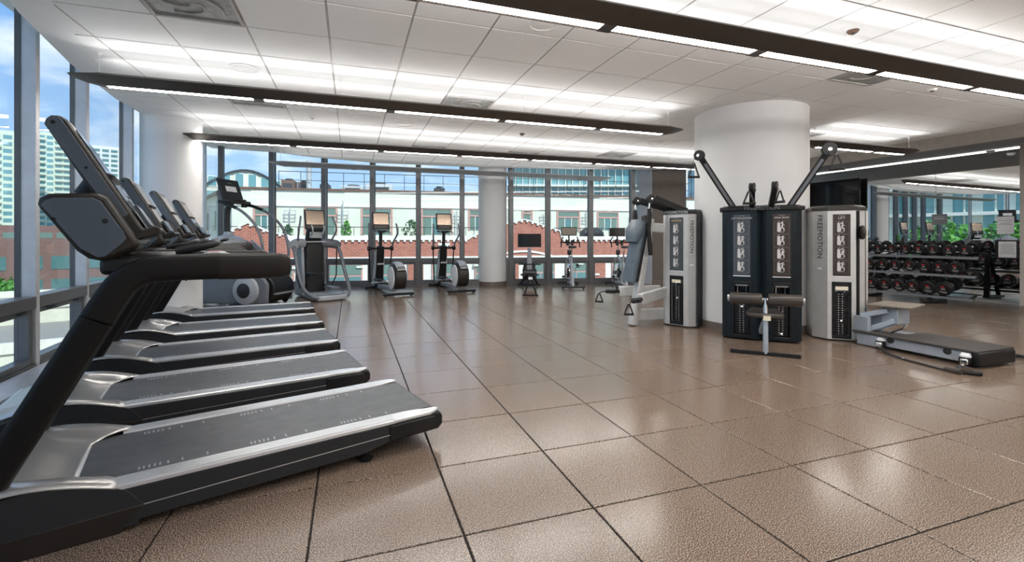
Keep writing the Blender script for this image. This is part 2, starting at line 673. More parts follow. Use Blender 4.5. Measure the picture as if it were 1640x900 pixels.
def tile_field(parent, name, region, ox, oy, pitch, gap, ztop, zbot, inset, dz, m, xr, yr, skip=()):
    cells = []
    for i in range(*xr):
        for j in range(*yr):
            x, y = ox + i * pitch, oy + j * pitch
            q = [(x + gap, y + gap), (x + pitch - gap, y + gap), (x + pitch - gap, y + pitch - gap), (x + gap, y + pitch - gap)]
            q2 = clip(q, region)
            if not q2 or parea(q2) < 0.01 or (i, j) in skip:
                continue
            cells.append((seen_size(x + pitch / 2, y + pitch / 2, ztop), i, j, q2, len(q2) == 4 and abs(parea(q2) - parea(q)) < 1e-6))
    cells.sort(key=lambda c: -c[0])
    shared = None
    rest = MB()
    for k, (sz, i, j, q, full) in enumerate(cells):
        cx, cy = ox + (i + .5) * pitch, oy + (j + .5) * pitch
        if k < 300 and sz > 0:
            lp = [(a - cx, b - cy) for a, b in q]
            if full:
                if shared is None:
                    mb = MB()
                    mb.add(*tile_bits(lp, 0, zbot - ztop, inset, dz))
                    shared = mb.mesh(name, m, 0)
                me = shared
            else:
                mb = MB()
                mb.add(*tile_bits(lp, 0, zbot - ztop, inset, dz))
                me = mb.mesh(name, m, 0)
            o = bpy.data.objects.new(name, me)
            C.objects.link(o)
            o.parent = parent
            o.location = (cx, cy, ztop)
        else:
            rest.add(*tile_bits(q, ztop, zbot, inset, dz))
    if rest.v:
        o = rest.build(name + '_field', m, parent, smooth=0)
        o['kind'] = 'stuff'


# ---- floor
fl = MB().pz(FLOORP, -0.30, -0.007).build('floor', M['grout'], smooth=0)
struct(fl)
tile_field(fl, 'floor_tile', FLOORP, 0.451, 1.9155, 0.612, 0.0045, 0.0, -0.006, 0.003, 0.0025, M['floor'], (-7, 20), (-9, 19))

# ---- ceiling
VENTS = [(-1.19, 4.14), (1.41, 6.0), (-1.19, 6.72), (1.41, 9.25), (5.28, 8.6), (7.2, 6.0), (5.28, 3.41), (3.35, 9.25)]
CO = (1.115, 3.74, 0.645)
skip = set()
for vx, vy in VENTS:
    skip.add((math.floor((vx - CO[0]) / CO[2]), math.floor((vy - CO[1]) / CO[2])))
ce = MB().pz(CEIL, H + 0.014, H + 0.09)
n = len(CEIL)
INNER = []
for i, p in enumerate(CEIL):
    a = Vector(CEIL[i - 1]) - Vector(p) if i else Vector((0.1, -1))
    dx, dy = (5.0 - p[0]), (4.0 - p[1])
    L = math.hypot(dx, dy)
    k = 0.27 if i < n - 2 else 0.0
    INNER.append((p[0] + dx / L * k, p[1] + dy / L * k))
for i in range(n - 3):
    a, b, c, d = CEIL[i], CEIL[i + 1], INNER[i + 1], INNER[i]
    ce.pz([a, b, c, d], H, H + 0.02)
for i in range(n - 3):                                   # upturned edge of the ceiling towards the glass
    a, b = CEIL[i], CEIL[i + 1]
    ce.add([(a[0], a[1], H), (b[0], b[1], H), (b[0], b[1], H + 0.35), (a[0], a[1], H + 0.35)], [(0, 1, 2, 3)])
ceo = struct(ce.build('ceiling', M['cplain'], smooth=0))
grid = MB().pz(CEIL, H + 0.006, H + 0.013).build('ceiling_grid', M['cgrid'], ceo, smooth=0)
tile_field(ceo, 'ceiling_tile', INNER, CO[0], CO[1], CO[2], 0.0085, H, H + 0.0055, 0.002, -0.003, M['ctile'], (-7, 14), (-12, 13), skip)

# ---- roof of the building
roofp = [(p[0] - 0.25 if p[0] < 0 else p[0], p[1] + 0.25) for p in GLASS] + [(12.2, 10.4), (12.2, -3.7), (-1.9, -3.7)]
struct(MB().pz(roofp, 3.42, 3.7).build('trim_1', M['cplain'], smooth=0))

# ---- walls
struct(MB().box(-1.6, 12.0, -3.6, -3.4, -0.3, 3.42).build('wall_back', M['wall'], smooth=0))
wr = MB().box(10.75, 12.1, -3.4, 4.67, -0.006, 3.42)
struct(wr.build('wall_right', M['wallr'], smooth=0))
struct(MB().box(10.735, 10.752, -3.4, 4.66, 0, 0.09).build('baseboard_right', M['baseb'], smooth=0))
# mirror wall, turned two degrees against the tile grid
def mx_(y):
    return 11.818 - 0.036 * y
mw = MB().add([(mx_(4.4) + .02, 4.4, 0), (mx_(10.3) + .02, 10.3, 0), (mx_(10.3) + .2, 10.3, 0), (mx_(4.4) + .2, 4.4, 0),
               (mx_(4.4) + .02, 4.4, 3.42), (mx_(10.3) + .02, 10.3, 3.42), (mx_(10.3) + .2, 10.3, 3.42), (mx_(4.4) + .2, 4.4, 3.42)],
              [(0, 1, 5, 4), (1, 2, 6, 5), (2, 3, 7, 6), (3, 0, 4, 7), (4, 5, 6, 7)]).build('wall_mirror', M['wall'], smooth=0)
struct(mw)
for a, b in ((4.6, 6.33), (6.335, 8.25), (8.255, 10.2)):
    MB().add([(mx_(a), a, 0.05), (mx_(b), b, 0.05), (mx_(b), b, 2.9), (mx_(a), a, 2.9),
              (mx_(a) + .012, a, 0.05), (mx_(b) + .012, b, 0.05), (mx_(b) + .012, b, 2.9), (mx_(a) + .012, a, 2.9)],
             [(3, 2, 1, 0), (4, 5, 6, 7), (0, 1, 5, 4), (1, 2, 6, 5), (2, 3, 7, 6), (3, 0, 4, 7)]).build('mirror_panel', M['mirror'], mw, smooth=0)
MB().beam((mx_(4.6) - .012, 4.6, 0.028), (mx_(10.2) - .012, 10.2, 0.028), 0.03, 0.056).build('mirror_channel', M['alu'], mw, smooth=0)

def bx_(y):
    return 9.88 - 0.036 * y
bm_ = MB()
ya, yb = -3.4, 10.5
bm_.add([(bx_(ya), ya, 2.79), (bx_(yb), yb, 2.79), (bx_(yb), yb, 3.42), (bx_(ya), ya, 3.42),
         (bx_(ya) + .15, ya, 2.80), (bx_(yb) + .15, yb, 2.80), (bx_(yb) + .15, yb, 3.42), (bx_(ya) + .15, ya, 3.42)],
        [(3, 2, 1, 0), (4, 5, 6, 7), (0, 1, 5, 4), (1, 2, 6, 5), (2, 3, 7, 6), (3, 0, 4, 7)])
struct(bm_.build('trim_2', M['beam'], smooth=0))
so = MB()
so.add([(bx_(ya) + .02, ya, 2.792), (bx_(yb) + .02, yb, 2.792), (mx_(yb) + .02, yb, 2.93), (mx_(ya) + .02, ya, 2.93),
        (bx_(ya) + .02, ya, 2.86), (bx_(yb) + .02, yb, 2.86), (mx_(yb) + .02, yb, 3.0), (mx_(ya) + .02, ya, 3.0)],
       [(3, 2, 1, 0), (4, 5, 6, 7), (0, 1, 5, 4), (1, 2, 6, 5), (2, 3, 7, 6), (3, 0, 4, 7)])
struct(so.build('trim_3', M['soffit'], smooth=0))
ls = MB().beam((mx_(4.7) - .03, 4.7, 2.905), (mx_(10.0) - .03, 10.0, 2.905), 0.04, 0.016).build('led_strip_light', M['strip'], smooth=0)
tag(ls, 'thin glowing LED line along the top edge of the mirror wall', 'light')

# ---- square pillar at the far right
pp = [(7.64, 10.58), (8.43, 10.30), (8.68, 10.86), (7.50, 11.10)]
pil = MB().pz(pp, 0, 3.42).build('trim_4', M['pillar'], smooth=0)
struct(pil)
MB().pz([(7.63, 10.575), (7.64, 10.585), (7.505, 11.10), (7.492, 11.095)], 0, 3.42).build('pale_side', M['pillarb'], pil, smooth=0)  # thin sheet, paler and bluer than the other pillar faces
MB().pz([(7.62, 10.565), (8.44, 10.28), (8.44, 10.305), (7.63, 10.59)], 0, 0.1).build('pillar_base', M['baseb'], pil, smooth=0)

# ---- round columns
def column(name, x, y, r, z1=3.42):
    o = MB().lathe([(r, 0.10), (r, z1)], (x, y, 0), n=72).build(name, M['column'])
    struct(o)
    MB().lathe([(r + .012, 0.0), (r + .012, 0.095), (r + .004, 0.105), (r - .01, 0.105)], (x, y, 0), n=72).build('column_base', M['baseb'], o)
    return o
column('trim_5', 5.385, 5.19, 0.73)
column('trim_6', 3.56, 11.90 - 0.03, 0.375)
column('trim_7', -2.53, 8.28, 0.385)

# ---- windows
def window(i, A, B, low_handles=False):
    A = Vector((*A, 0))
    B = Vector((*B, 0))
    L = (B - A).length
    ang = math.atan2(B.y - A.y, B.x - A.x)
    w = empty_struct('window_%d' % i, A, ang)
    left = A.x < -2.0 and A.y < 12
    mw_ = 0.034 if left else 0.055
    mu = MB().box(-mw_, mw_, -0.105 if left else -0.13, 0.03, 0, 3.42)
    MB.build(mu, 'mullion', M['framel'] if A.x < -2.0 and A.y < 12 else M['frame'], w, bevel=0.004, smooth=0, segs=1)
    MB().box(-mw_ - .010, mw_ + .010, 0.0, 0.04, 0, 3.42).build('mullion_gasket', M['framed'], w, smooth=0)
    MB().box(mw_, L - mw_, -0.11, 0.03, 0.605, 0.715).build('transom', M['frame'], w, bevel=0.004, smooth=0, segs=1)
    MB().box(mw_, L - mw_, -0.11, 0.03, 0.0, 0.10).build('sill', M['frame'], w, smooth=0)
    g = MB()
    g.box(mw_, mw_ + .06, -0.08, 0.02, 0.10, 0.605)
    g.box(L - mw_ - .06, L - mw_, -0.08, 0.02, 0.10, 0.605)
    g.box(mw_ + .06, L - mw_ - .06, -0.08, 0.02, 0.10, 0.15)
    g.box(mw_ + .06, L - mw_ - .06, -0.08, 0.02, 0.555, 0.605)
    g.build('window_frame', M['frame'], w, smooth=0)
    MB().box(mw_ + .06, L - mw_ - .06, -0.012, -0.004, 0.15, 0.555).build('lower_pane', M['glass'], w, smooth=0)
    MB().box(mw_, L - mw_, -0.012, -0.004, 0.715, 3.42).build('upper_pane', M['glass'], w, smooth=0)
    if low_handles:
        for hx in (0.25, L - 0.25):
            hb = MB().tube([(hx - .05, -0.085, .585), (hx - .045, -0.115, .585), (hx + .045, -0.115, .585), (hx + .05, -0.085, .585)], 0.007, 8)
            hb.build('window_handle', M['dark'], w)
    return w
for i in range(len(GLASS) - 1):
    window(i + 1, GLASS[i], GLASS[i + 1], GLASS[i][0] < -2.3 and GLASS[i][1] < 9)
led = MB()
for i in range(4, 13):
    a, b = GLASS[i], GLASS[i + 1]
    led.pz([(a[0] + .12, a[1]), (b[0] + .12, b[1]), (b[0] + .38, b[1]), (a[0] + .38, a[1])], 0.0, 0.085)
struct(led.build('trim_8', M['framel'], smooth=0))

# ================================================================== ceiling fittings
def vent(x, y, label):
    x = CO[0] + (math.floor((x - CO[0]) / CO[2]) + .5) * CO[2]
    y = CO[1] + (math.floor((y - CO[1]) / CO[2]) + .5) * CO[2]
    t = thing('ceiling_vent', label, 'vent', (x, y, H))
    MB().cbox(0, 0, .004, .635, .635, .006).build('vent_plate', M['vent'], t, smooth=0)
    fr = MB()
    for s in (-1, 1):
        fr.cbox(s * .305, 0, -.004, .02, .63, .012)
        fr.cbox(0, s * .305, -.004, .59, .02, .012)
    fr.build('vent_frame', M['cgrid'], t, smooth=0)
    for k in range(4):
        ring = []
        for q in range(10):
            th = R(k * 90 + q * 14)
            rr = .05 + q * .022
            ring.append((rr * math.cos(th), rr * math.sin(th), -.004))
        MB().tube(ring, .005, 5).build('vent_vane', M['cgrid'], t)
    return t
VL = ['dark grey square air vent in the ceiling corner above the nearest treadmill', 'pale square air vent just in front of the second hanging light',
      'square ceiling vent above the treadmill row, just behind the second hanging light', 'square ceiling vent in front of the farthest thin hanging light, left of centre',
      'faint square ceiling vent behind the third hanging light, left of the big white column', 'square ceiling vent hidden beyond the big white column',
      'square ceiling vent between the nearest hanging light and the big white column', 'square ceiling vent above the far windows near the slim column']
for (x, y), l in zip(VENTS, VL):
    vent(x, y, l)

def disc(name, x, y, r, m, label, cat, ring=True, h=.012):
    t = thing(name, label, cat, (x, y, H))
    MB().lathe([(0.001, -h), (r * .8, -h), (r, -h * .4), (r, 0.002)], n=32).build('grille' if ring else 'cover', m, t)
    if ring:
        MB().lathe([(r * 1.0, .001), (r * 1.0, -h * 1.2), (r * 1.12, -h * .8), (r * 1.14, .001)], n=32).build('rim', M['cplain'], t)
    else:
        MB().lathe([(0.001, -h - .012), (r * .35, -h - .012), (r * .4, -h)], n=20).build('sensor_cap', M['fixture'], t)
disc('ceiling_speaker', 1.486, 3.515, .11, M['white'], 'round white ceiling speaker partly behind the nearest hanging light', 'speaker')
disc('ceiling_speaker', 0.776, 7.32, .13, M['white'], 'round white ceiling speaker between the second and third hanging lights', 'speaker')
disc('ceiling_speaker', 5.305, 7.25, .13, M['white'], 'round white ceiling speaker left of the big white column top', 'speaker')
disc('ceiling_speaker', -1.035, 5.45, .12, M['white'], 'round white ceiling speaker just in front of the left end of the second light', 'speaker')
disc('smoke_detector', 4.016, 2.786, .045, M['rust'], 'small brown round smoke detector at upper right of the ceiling', 'smoke detector', False, .02)
disc('smoke_detector', 2.73, 7.37, .04, M['fixture'], 'small dark smoke detector between the second and third hanging lights', 'smoke detector', False, .03)
disc('smoke_detector', -0.526, 7.338, .045, M['cplain'], 'small white smoke detector above the far treadmills', 'smoke detector', False, .025)
disc('smoke_detector', 6.492, 3.583, .045, M['cplain'], 'small white ceiling sensor at the right, just beyond the nearest light', 'smoke detector', False, .02)

def pendant(x0, x1, y, label, first=None, lit=True):
    """long suspended fitting along x; asymmetric section, opal lenses below, uplights above"""
    t = thing('pendant_light', label, 'ceiling light', (x0, y, 2.695), 0, 'long hanging lights in parallel rows')
    L = x1 - x0
    prof = [(-.150, .060), (-.135, .078), (.150, .078), (.160, .060), (.125, .004), (.118, 0.0), (.112, .006), (.012, .006), (.004, -.002), (-.012, .002)]
    e = [(0.62 * a, .03 + b * .6) for a, b in prof]
    mb = MB()
    k = len(prof)
    vs = []
    for xx, pr_ in ((0, [(a * .35, .062 + b * .2) for a, b in prof]), (.10, e), (.28, prof), (L - .28, prof), (L - .10, e), (L, [(a * .35, .062 + b * .2) for a, b in prof])):
        vs += [(xx, a, b) for a, b in pr_]
    fs = []
    for i in range(5):
        for j in range(k):
            fs.append((i * k + j, i * k + (j + 1) % k, (i + 1) * k + (j + 1) % k, (i + 1) * k + j))
    fs += [tuple(range(k)), tuple(range(5 * k, 6 * k))]
    mb.add(vs, fs)
    mb.build('housing', M['fixture'] if lit else M['fixsilver'], t, smooth=25)
    MB().box(.25, L - .25, -.13, .145, .0785, .082).build('top_cover', M['fixsilver'], t, smooth=0)
    j0 = first if first is not None else x0 + .28
    a = j0 - x0
    while a < L - .5:
        b = min(a + 1.34, L - .25)
        MB().box(a + .05, b - .05, .022, .090, .0015, .0055).build('lamp_lens', M['lens'] if lit else M['white'], t, smooth=0)
        lv = MB()
        nl = int((b - a - .1) / .08)
        for q in range(nl):
            lv.box(a + .05 + q * .08, a + .053 + q * .08, .014, .110, -.0005, .0015)
        lv.build('louvre', M['fixsilver'], t, smooth=0)['kind'] = 'stuff'
        MB().box(b - .05, b + .05, .0, .118, -.004, .006).build('joint_cap', M['fixture'], t, smooth=0) if b < L - .3 else None
        for sg in (-1, 0, 1):              # batwing uplight: two strips turned outwards, a weaker one between
            la = bpy.data.lights.new('uplight', 'AREA')
            la.shape = 'RECTANGLE'
            la.size = b - a - .02
            la.size_y = .10 if sg else .26
            la.spread = R(110) if sg else PI
            la.energy = (LAMP_UP if lit else LAMP_UP * .3) * (b - a) / 1.34 * (1 if sg else .42)
            la.color = (1.0, 0.985, 0.965)
            lo = bpy.data.objects.new('uplight', la)
            C.objects.link(lo)
            lo.parent = t
            lo.location = ((a + b) / 2, sg * .06, .098)
            lo.rotation_euler = (PI - sg * R(68), 0, 0)
        a = b
    nw = max(2, round(L / 2.7) + 1)
    for q in range(nw):
        wx = .22 + (L - .44) * q / (nw - 1)
        MB().cyl((wx, 0, .08), (wx, 0, H - 2.695), .0022, 6).build('suspension_wire', M['alu'], t)
        MB().lathe([(.03, H - 2.695), (.028, H - 2.70), (.006, H - 2.715), (.004, H - 2.74)], (wx, 0, 0), n=16).build('wire_canopy', M['white'], t)
    return t
pendant(-1.65, 9.45, 2.77, 'nearest and widest hanging light, running along the top of the view', 1.67 - 1.34 * 2)
pendant(-2.47, 4.42, 5.45, 'second hanging light, from the left windows to the big white column', -2.25)
pendant(6.75, 9.42, 5.42, 'short hanging light to the right of the big white column')
pendant(-2.45, 9.3, 8.07, 'third hanging light, between the treadmills and the far windows', -2.2)
pendant(-1.55, 6.3, 10.40, 'thin farthest hanging light, unlit, crossing in front of the far windows', None, False)
pendant(-0.3, 9.45, 0.08, 'unseen hanging light behind the photographer, included to light the room')  # unseen row continuing the pitch, included for the room's lighting
pendant(1.10, 9.45, -2.4, 'unseen rearmost hanging light by the back wall, included to light the room')  # second unseen row behind the camera, likewise included for its light
# ================================================================== exterior
GZ = -9.5
st = MB().box(-220, 260, -60, 420, GZ - .5, GZ).build('ground', M['street'], smooth=0)
struct(st)

# ---- cream apartment building with the red brick front, facing the far windows
FAC = (-6.6, 31.3, 0)
FANG = R(-5.26)
cb = thing('apartment_building', 'long pale cream building across the street with balconies and a roof rail', 'building', FAC, FANG)
mb = MB().box(0, 46, 0, 16, GZ, 4.15)
mb.build('wall', M['cream'], cb, smooth=0)
sv = MB()
sv.add([(0, 0, GZ), (-6, 12, GZ), (-6, 24, GZ), (0, 16, GZ), (0, 0, 4.15), (-6, 12, 4.15), (-6, 24, 4.15), (0, 16, 4.15)], [(0, 1, 5, 4), (1, 2, 6, 5), (2, 3, 7, 6), (4, 5, 6, 7)])
sv.build('side_wall', M['cream'], cb, smooth=0)
MB().box(-.2, 46.2, -.12, .3, 4.10, 4.24).build('parapet_cap', M['rust'], cb, smooth=0)
mb = MB()
mb.beam((-.1, -.1, 4.17), (-6.1, 11.9, 4.17), .3, .14)
mb.build('parapet_cap', M['rust'], cb, smooth=0)
MB().box(0, 46, -.10, 0, 3.14, 3.24).build('string_course', M['creamw'], cb, smooth=0)
for k in range(7):                     # shallow raised panels over the windows
    u = 1.2 + k * 6.6
    MB().py([(u, 3.24), (u + 2.6, 3.24), (u + 2.2, 3.40), (u + 1.3, 3.46), (u + .4, 3.40)], -.06, 0).build('wall_moulding', M['creamw'], cb, smooth=0)

def bwindow(u0, u1, z0, z1, sliding, y=0.0, parent=cb, trim='pink'):
    f = MB()
    f.box(u0 - .06, u0 + .05, y - .05, y + .03, z0, z1)
    f.box(u1 - .05, u1 + .06, y - .05, y + .03, z0, z1)
    f.box(u0, u1, y - .05, y + .03, z1 - .07, z1)
    zt = z1 - (z1 - z0) * .28
    f.box(u0, u1, y - .06, y + .03, zt - .10, zt)
    o = f.build('window', M[trim], parent, smooth=0)
    MB().box(u0 + .05, u1 - .05, y - .012, y + .002, zt, z1 - .07).build('pane', M['bwin'], o, smooth=0)
    nn = 3 if u1 - u0 > 1 else 1
    for q in range(nn):
        a = u0 + .05 + (u1 - u0 - .1) * q / nn
        b = u0 + .05 + (u1 - u0 - .1) * (q + 1) / nn - .05
        MB().box(a, b, y - .012, y + .002, z0, zt - .10).build('pane', M['bglass'] if q % 2 else M['bwin'], o, smooth=0)
    if nn == 3:
        m2 = MB()
        for q in (1, 2):
            a = u0 + (u1 - u0 - .1) * q / nn
            m2.box(a, a + .05, y - .04, y + .02, z0, zt - .1)
        m2.build('mullions', M['creamw'], o, smooth=0)
for a, b, z0, z1, s_ in ((1.2, 2.35, 1.45, 3.12, 1), (4.0, 5.8, 1.42, 3.12, 1), (7.3, 9.1, 1.42, 3.13, 1), (11.0, 12.9, 1.42, 3.14, 1), (14.05, 15.3, 1.72, 3.12, 0),
                         (17.7, 18.35, 2.45, 3.12, 0), (20.2, 21.8, 1.62, 3.12, 1), (23.2, 24.75, 1.75, 3.08, 1), (27.0, 28.6, 1.7, 3.1, 1), (30.8, 32.4, 1.7, 3.1, 1)):
    bwindow(a, b, z0, z1, s_)
for u in (-1.6, -3.9, -6.2):           # windows of the slanted side wall
    o = MB().beam((u * .66, -u * 1.32 - .05, 2.4), (u * .66 - .6, -u * 1.32 + 1.15, 2.4), .08, 1.3).build('window', M['bwin'], cb, smooth=0)
rl = MB()
for u in range(0, 92):
    rl.box(u * .5, u * .5 + .03, -2.2, -2.17, 1.35, 1.85)
rl_o = rl.build('balcony_balusters', M['iron'], cb, smooth=0)
rl_o['kind'] = 'stuff'
MB().box(0, 46, -2.22, -2.15, 1.83, 1.87).build('balcony_rail', M['iron'], cb, smooth=0)
for k, u in enumerate((3.2, 6.2, 13.2, 16.3, 19.3, 22.4, 26.0)):   # trellis poles with climbing wires
    p = MB().cyl((u, -.25, 1.3), (u, -.25, 3.5 if k % 2 else 3.0), .035, 6)
    for q in range(3):
        p.box(u - .35, u + .35, -.27, -.23, 2.4 + q * .22, 2.43 + q * .22)
        p.box(u - .3 + q * .3, u - .27 + q * .3, -.27, -.23, 2.4, 2.87)
    p.build('wall_trellis', M['hvac'], cb, smooth=0)
for a, b, h in ((6.0, 9.6, .8), (.8, 4.4, .6)):
    pass
rr = MB()
for u in range(0, 24):
    rr.cyl((u * 1.25 + 2.4, .6, 4.2), (u * 1.25 + 2.4, .6, 5.35), .02, 5)
rr.box(2.4, 31, .58, .62, 5.30, 5.34)
rr.box(2.4, 31, .58, .62, 4.78, 4.81)
rr.build('roof_rail', M['iron'], cb, smooth=0)['kind'] = 'stuff'

def rooftop(name, u, y, w, d, h, m, label):
    ca, sa = math.cos(FANG), math.sin(FANG)
    t = thing(name, label, 'rooftop unit', (FAC[0] + u * ca - y * sa, FAC[1] + u * sa + y * ca, 4.15), FANG)
    MB().cbox(0, 0, h / 2, w, d, h).build('casing', m, t, bevel=.03, smooth=0, segs=1)
    MB().lathe([(min(w, d) * .3, h), (min(w, d) * .3, h + .12), (min(w, d) * .25, h + .14)], n=14).build('fan_guard', M['iron'], t)
    MB().cbox(0, -d / 2 - .01, h * .5, w * .7, .03, h * .5).build('grille', M['iron'], t, smooth=0)
rooftop('rooftop_unit', 2.5, 3, .8, 1.0, .85, M['rust'], 'brown boxy rooftop unit right beside the antenna, left end of the cream roof')
rooftop('rooftop_unit', 3.45, 3, .7, 1.0, .75, M['rust'], 'brown rooftop unit left of the round chimney on the cream roof')
rooftop('rooftop_unit', 4.75, 3, .6, .9, .65, M['iron'], 'dark low rooftop unit right of the round chimney')
rooftop('rooftop_unit', 6.5, 3.5, 1.4, 1.4, .60, M['hvac'], 'wide pale grey rooftop unit behind the second mullion from the antenna')
rooftop('rooftop_unit', 8.2, 5, 1.9, 1.6, .95, M['hvac'], 'greenish grey larger rooftop unit beyond the wide pale one')
rooftop('rooftop_unit', 12.4, 3.5, .75, .7, .65, M['iron'], 'small dark rooftop unit left of the slim white column')
ch = MB().lathe([(.16, 0), (.16, 1.7), (.24, 1.72), (.24, 1.9), (.1, 2.05)], (FAC[0] + 4.1, FAC[1] + 1.0, 4.15), n=14).build('chimney_flue', M['hvac'])
tag(ch, 'tall round metal chimney flue standing on the cream roof', 'chimney')
an = thing('antenna_mast', 'white panel antenna on a thin mast at the left end of the roofs', 'antenna', (-10.3, 38.0, 4.0))
MB().cyl((0, 0, 0), (0, 0, 5.6), .05, 8).build('mast', M['hvac'], an)
MB().box(-.18, .18, -.12, .12, 2.6, 5.2).build('antenna_panel', M['creamw'], an, bevel=.05)
MB().cyl((-.9, 0, 0), (-.9, 0, 5.2), .025, 6).build('side_mast', M['hvac'], an)
MB().box(-.9, 0, -.02, .02, 2.0, 2.05).build('mast_bracket', M['hvac'], an, smooth=0)

# the brick front with its gables
bb = thing('brick_building', 'red brick building front with stepped white dentils and two gables', 'building', FAC, FANG)
Y0 = -2.55
top = [(-4, 1.1), (.2, 1.1), (.74, 1.60), (1.59, 2.02), (2.68, 1.50), (3.53, 1.36), (3.6, 1.1), (13.6, 1.1), (13.9, 1.3), (16.1, 2.09), (17.15, 2.35), (18.67, 1.89), (19.46, 1.64), (19.6, 1.1), (46, 1.1)]
poly = [(-4, 0.12)] + top + [(46, 0.12)]
MB().py(poly, Y0, Y0 + .4).build('brick_wall', M['brick'], bb, smooth=0)
MB().box(-4, 46, Y0 + .4, -.02, 1.0, 1.12).build('terrace_deck', M['roofing'], bb, smooth=0)
cp = MB()
for i in range(len(top) - 1):
    a, b = top[i], top[i + 1]
    lift = .03
    cp.beam((a[0], Y0 + .15, a[1] + lift), (b[0], Y0 + .15, b[1] + lift), .46, .06)
cp.build('coping', M['creamw'], bb, smooth=0)
dn = MB()
for i in range(len(top) - 1):
    a, b = Vector((top[i][0], 0, top[i][1])), Vector((top[i + 1][0], 0, top[i + 1][1]))
    L = (b - a).length
    if abs(b.x - a.x) < .3 and L > .2:
        continue
    q = .15
    while q < L - .1:
        p = a.lerp(b, q / L)
        dn.cbox(p.x, Y0 - .06, p.z - .055, .13, .10, .10)
        q += .36
dn.build('dentils', M['creamw'], bb, smooth=0)['kind'] = 'stuff'
MB().box(3.6, 13.6, Y0 - .04, Y0 + .5, 1.14, 1.36).build('cornice_band', M['creamw'], bb, smooth=0)
MB().box(19.7, 46, Y0 - .04, Y0 + .5, 1.10, 1.32).build('cornice_band', M['creamw'], bb, smooth=0)
for u in (5.0, 11.8, 14.6, 26.5):
    kx = MB().box(u, u + .7, Y0 - .08, Y0, .78, .92)
    kx.box(u + .12, u + .58, Y0 - .08, Y0, .64, .78)
    kx.box(u + .24, u + .46, Y0 - .08, Y0, .50, .64)
    kx.build('stone_corbel', M['creamw'], bb, smooth=0)
# lower storey: pale stone with openings
MB().box(-4, 46, Y0 + .25, Y0 + .5, GZ, .12).build('lower_wall', M['creamw'], bb, smooth=0)
for (a, b) in ((.3, 2.9), (15.2, 18.9), (27, 30)):
    pts = [(a + (b - a) * k / 12, .10 + .30 * math.sin(PI * k / 12)) for k in range(13)]
    ar = MB()
    for k in range(12):
        ar.beam((pts[k][0], Y0 - .02, pts[k][1]), (pts[k + 1][0], Y0 - .02, pts[k + 1][1]), .1, .12)
    ar.build('stone_arch', M['creamw'], bb, smooth=0)
MB().box(-4, 46, Y0 - .05, Y0 + .3, -.06, .12).build('stone_band', M['creamw'], bb, smooth=0)
u = -3.5
k = 0
while u < 44:
    w_ = (1.5, .9, 1.9)[k % 3]
    if k % 3 == 1:
        MB().box(u, u + w_, Y0 + .1, Y0 + .28, -3.4, -.1).build('brick_pier', M['brick'], bb, smooth=0)
    else:
        f = MB().box(u, u + w_, Y0 + .14, Y0 + .26, -1.7, -.25).build('window', M['pink'], bb, smooth=0)
        MB().box(u + .08, u + w_ / 2 - .03, Y0 + .12, Y0 + .15, -1.62, -1.0).build('pane', M['bglass'], f, smooth=0)
        MB().box(u + w_ / 2 + .03, u + w_ - .08, Y0 + .12, Y0 + .15, -1.62, -1.0).build('pane', M['bglass'], f, smooth=0)
        MB().box(u + .08, u + w_ - .08, Y0 + .12, Y0 + .15, -.9, -.33).build('pane', M['bwin'], f, smooth=0)
    u += w_ + (.35, .5, .7)[k % 3]
    k += 1
for q in range(42):                       # small stone ornaments
    uu = -3 + q * 1.13
    zz = (-.5, -1.2, -2.0)[q % 3]
    MB().box(uu, uu + .34, Y0 + .02, Y0 + .24, zz, zz + .12).build('stone_ornament', M['cream'], bb, smooth=0)

# plants and furniture on the terrace
def shrub(name, label, p, r, h, m, cat='shrub', nleaf=260, ls=.09, grp=None, seed=1):
    t = thing(name, label, cat, p, 0, grp)
    rg = random.Random(seed)
    mb = MB()
    for k in range(nleaf):
        a = rg.uniform(0, 2 * PI)
        zz = rg.uniform(.05, 1) * h
        rr_ = r * math.sqrt(rg.random()) * math.sin(PI * min(.98, max(.12, zz / h * .8 + .15)))
        c = Vector((rr_ * math.cos(a), rr_ * math.sin(a), zz))
        d = Vector((rg.uniform(-1, 1), rg.uniform(-1, 1), rg.uniform(-.4, 1))).normalized()
        e = d.orthogonal().normalized()
        s = ls * rg.uniform(.6, 1.3)
        mb.add([c - d * s, c + e * s * .6, c + d * s, c - e * s * .6], [(0, 1, 2, 3)])
    mb.build('foliage', m, t, smooth=0)
    MB().lathe([(r * .45, -.02), (r * .55, h * .18), (r * .5, h * .2)], n=12).build('pot', M['iron'], t)
def fp(u, y, z):
    ca, sa = math.cos(FANG), math.sin(FANG)
    return (FAC[0] + u * ca - y * sa, FAC[1] + u * sa + y * ca, z)
shrub('potted_shrub', 'small round potted shrub on the terrace at the left, beside the mullion', fp(3.3, -1.2, 1.12), .3, .85, M['leafd'], seed=2)
shrub('potted_shrub', 'spiky green potted plant on the terrace left of the first elliptical', fp(6.5, -1.2, 1.12), .32, 1.1, M['leaf'], seed=3)
shrub('potted_shrub', 'dark broad potted shrub on the terrace between the two ellipticals', fp(10.3, -1.2, 1.12), .65, 1.2, M['leafd'], seed=4)
shrub('potted_shrub', 'pale potted shrub on the terrace right of the slim column', fp(16.2, -.6, 1.12), .3, .9, M['leaf'], seed=5)

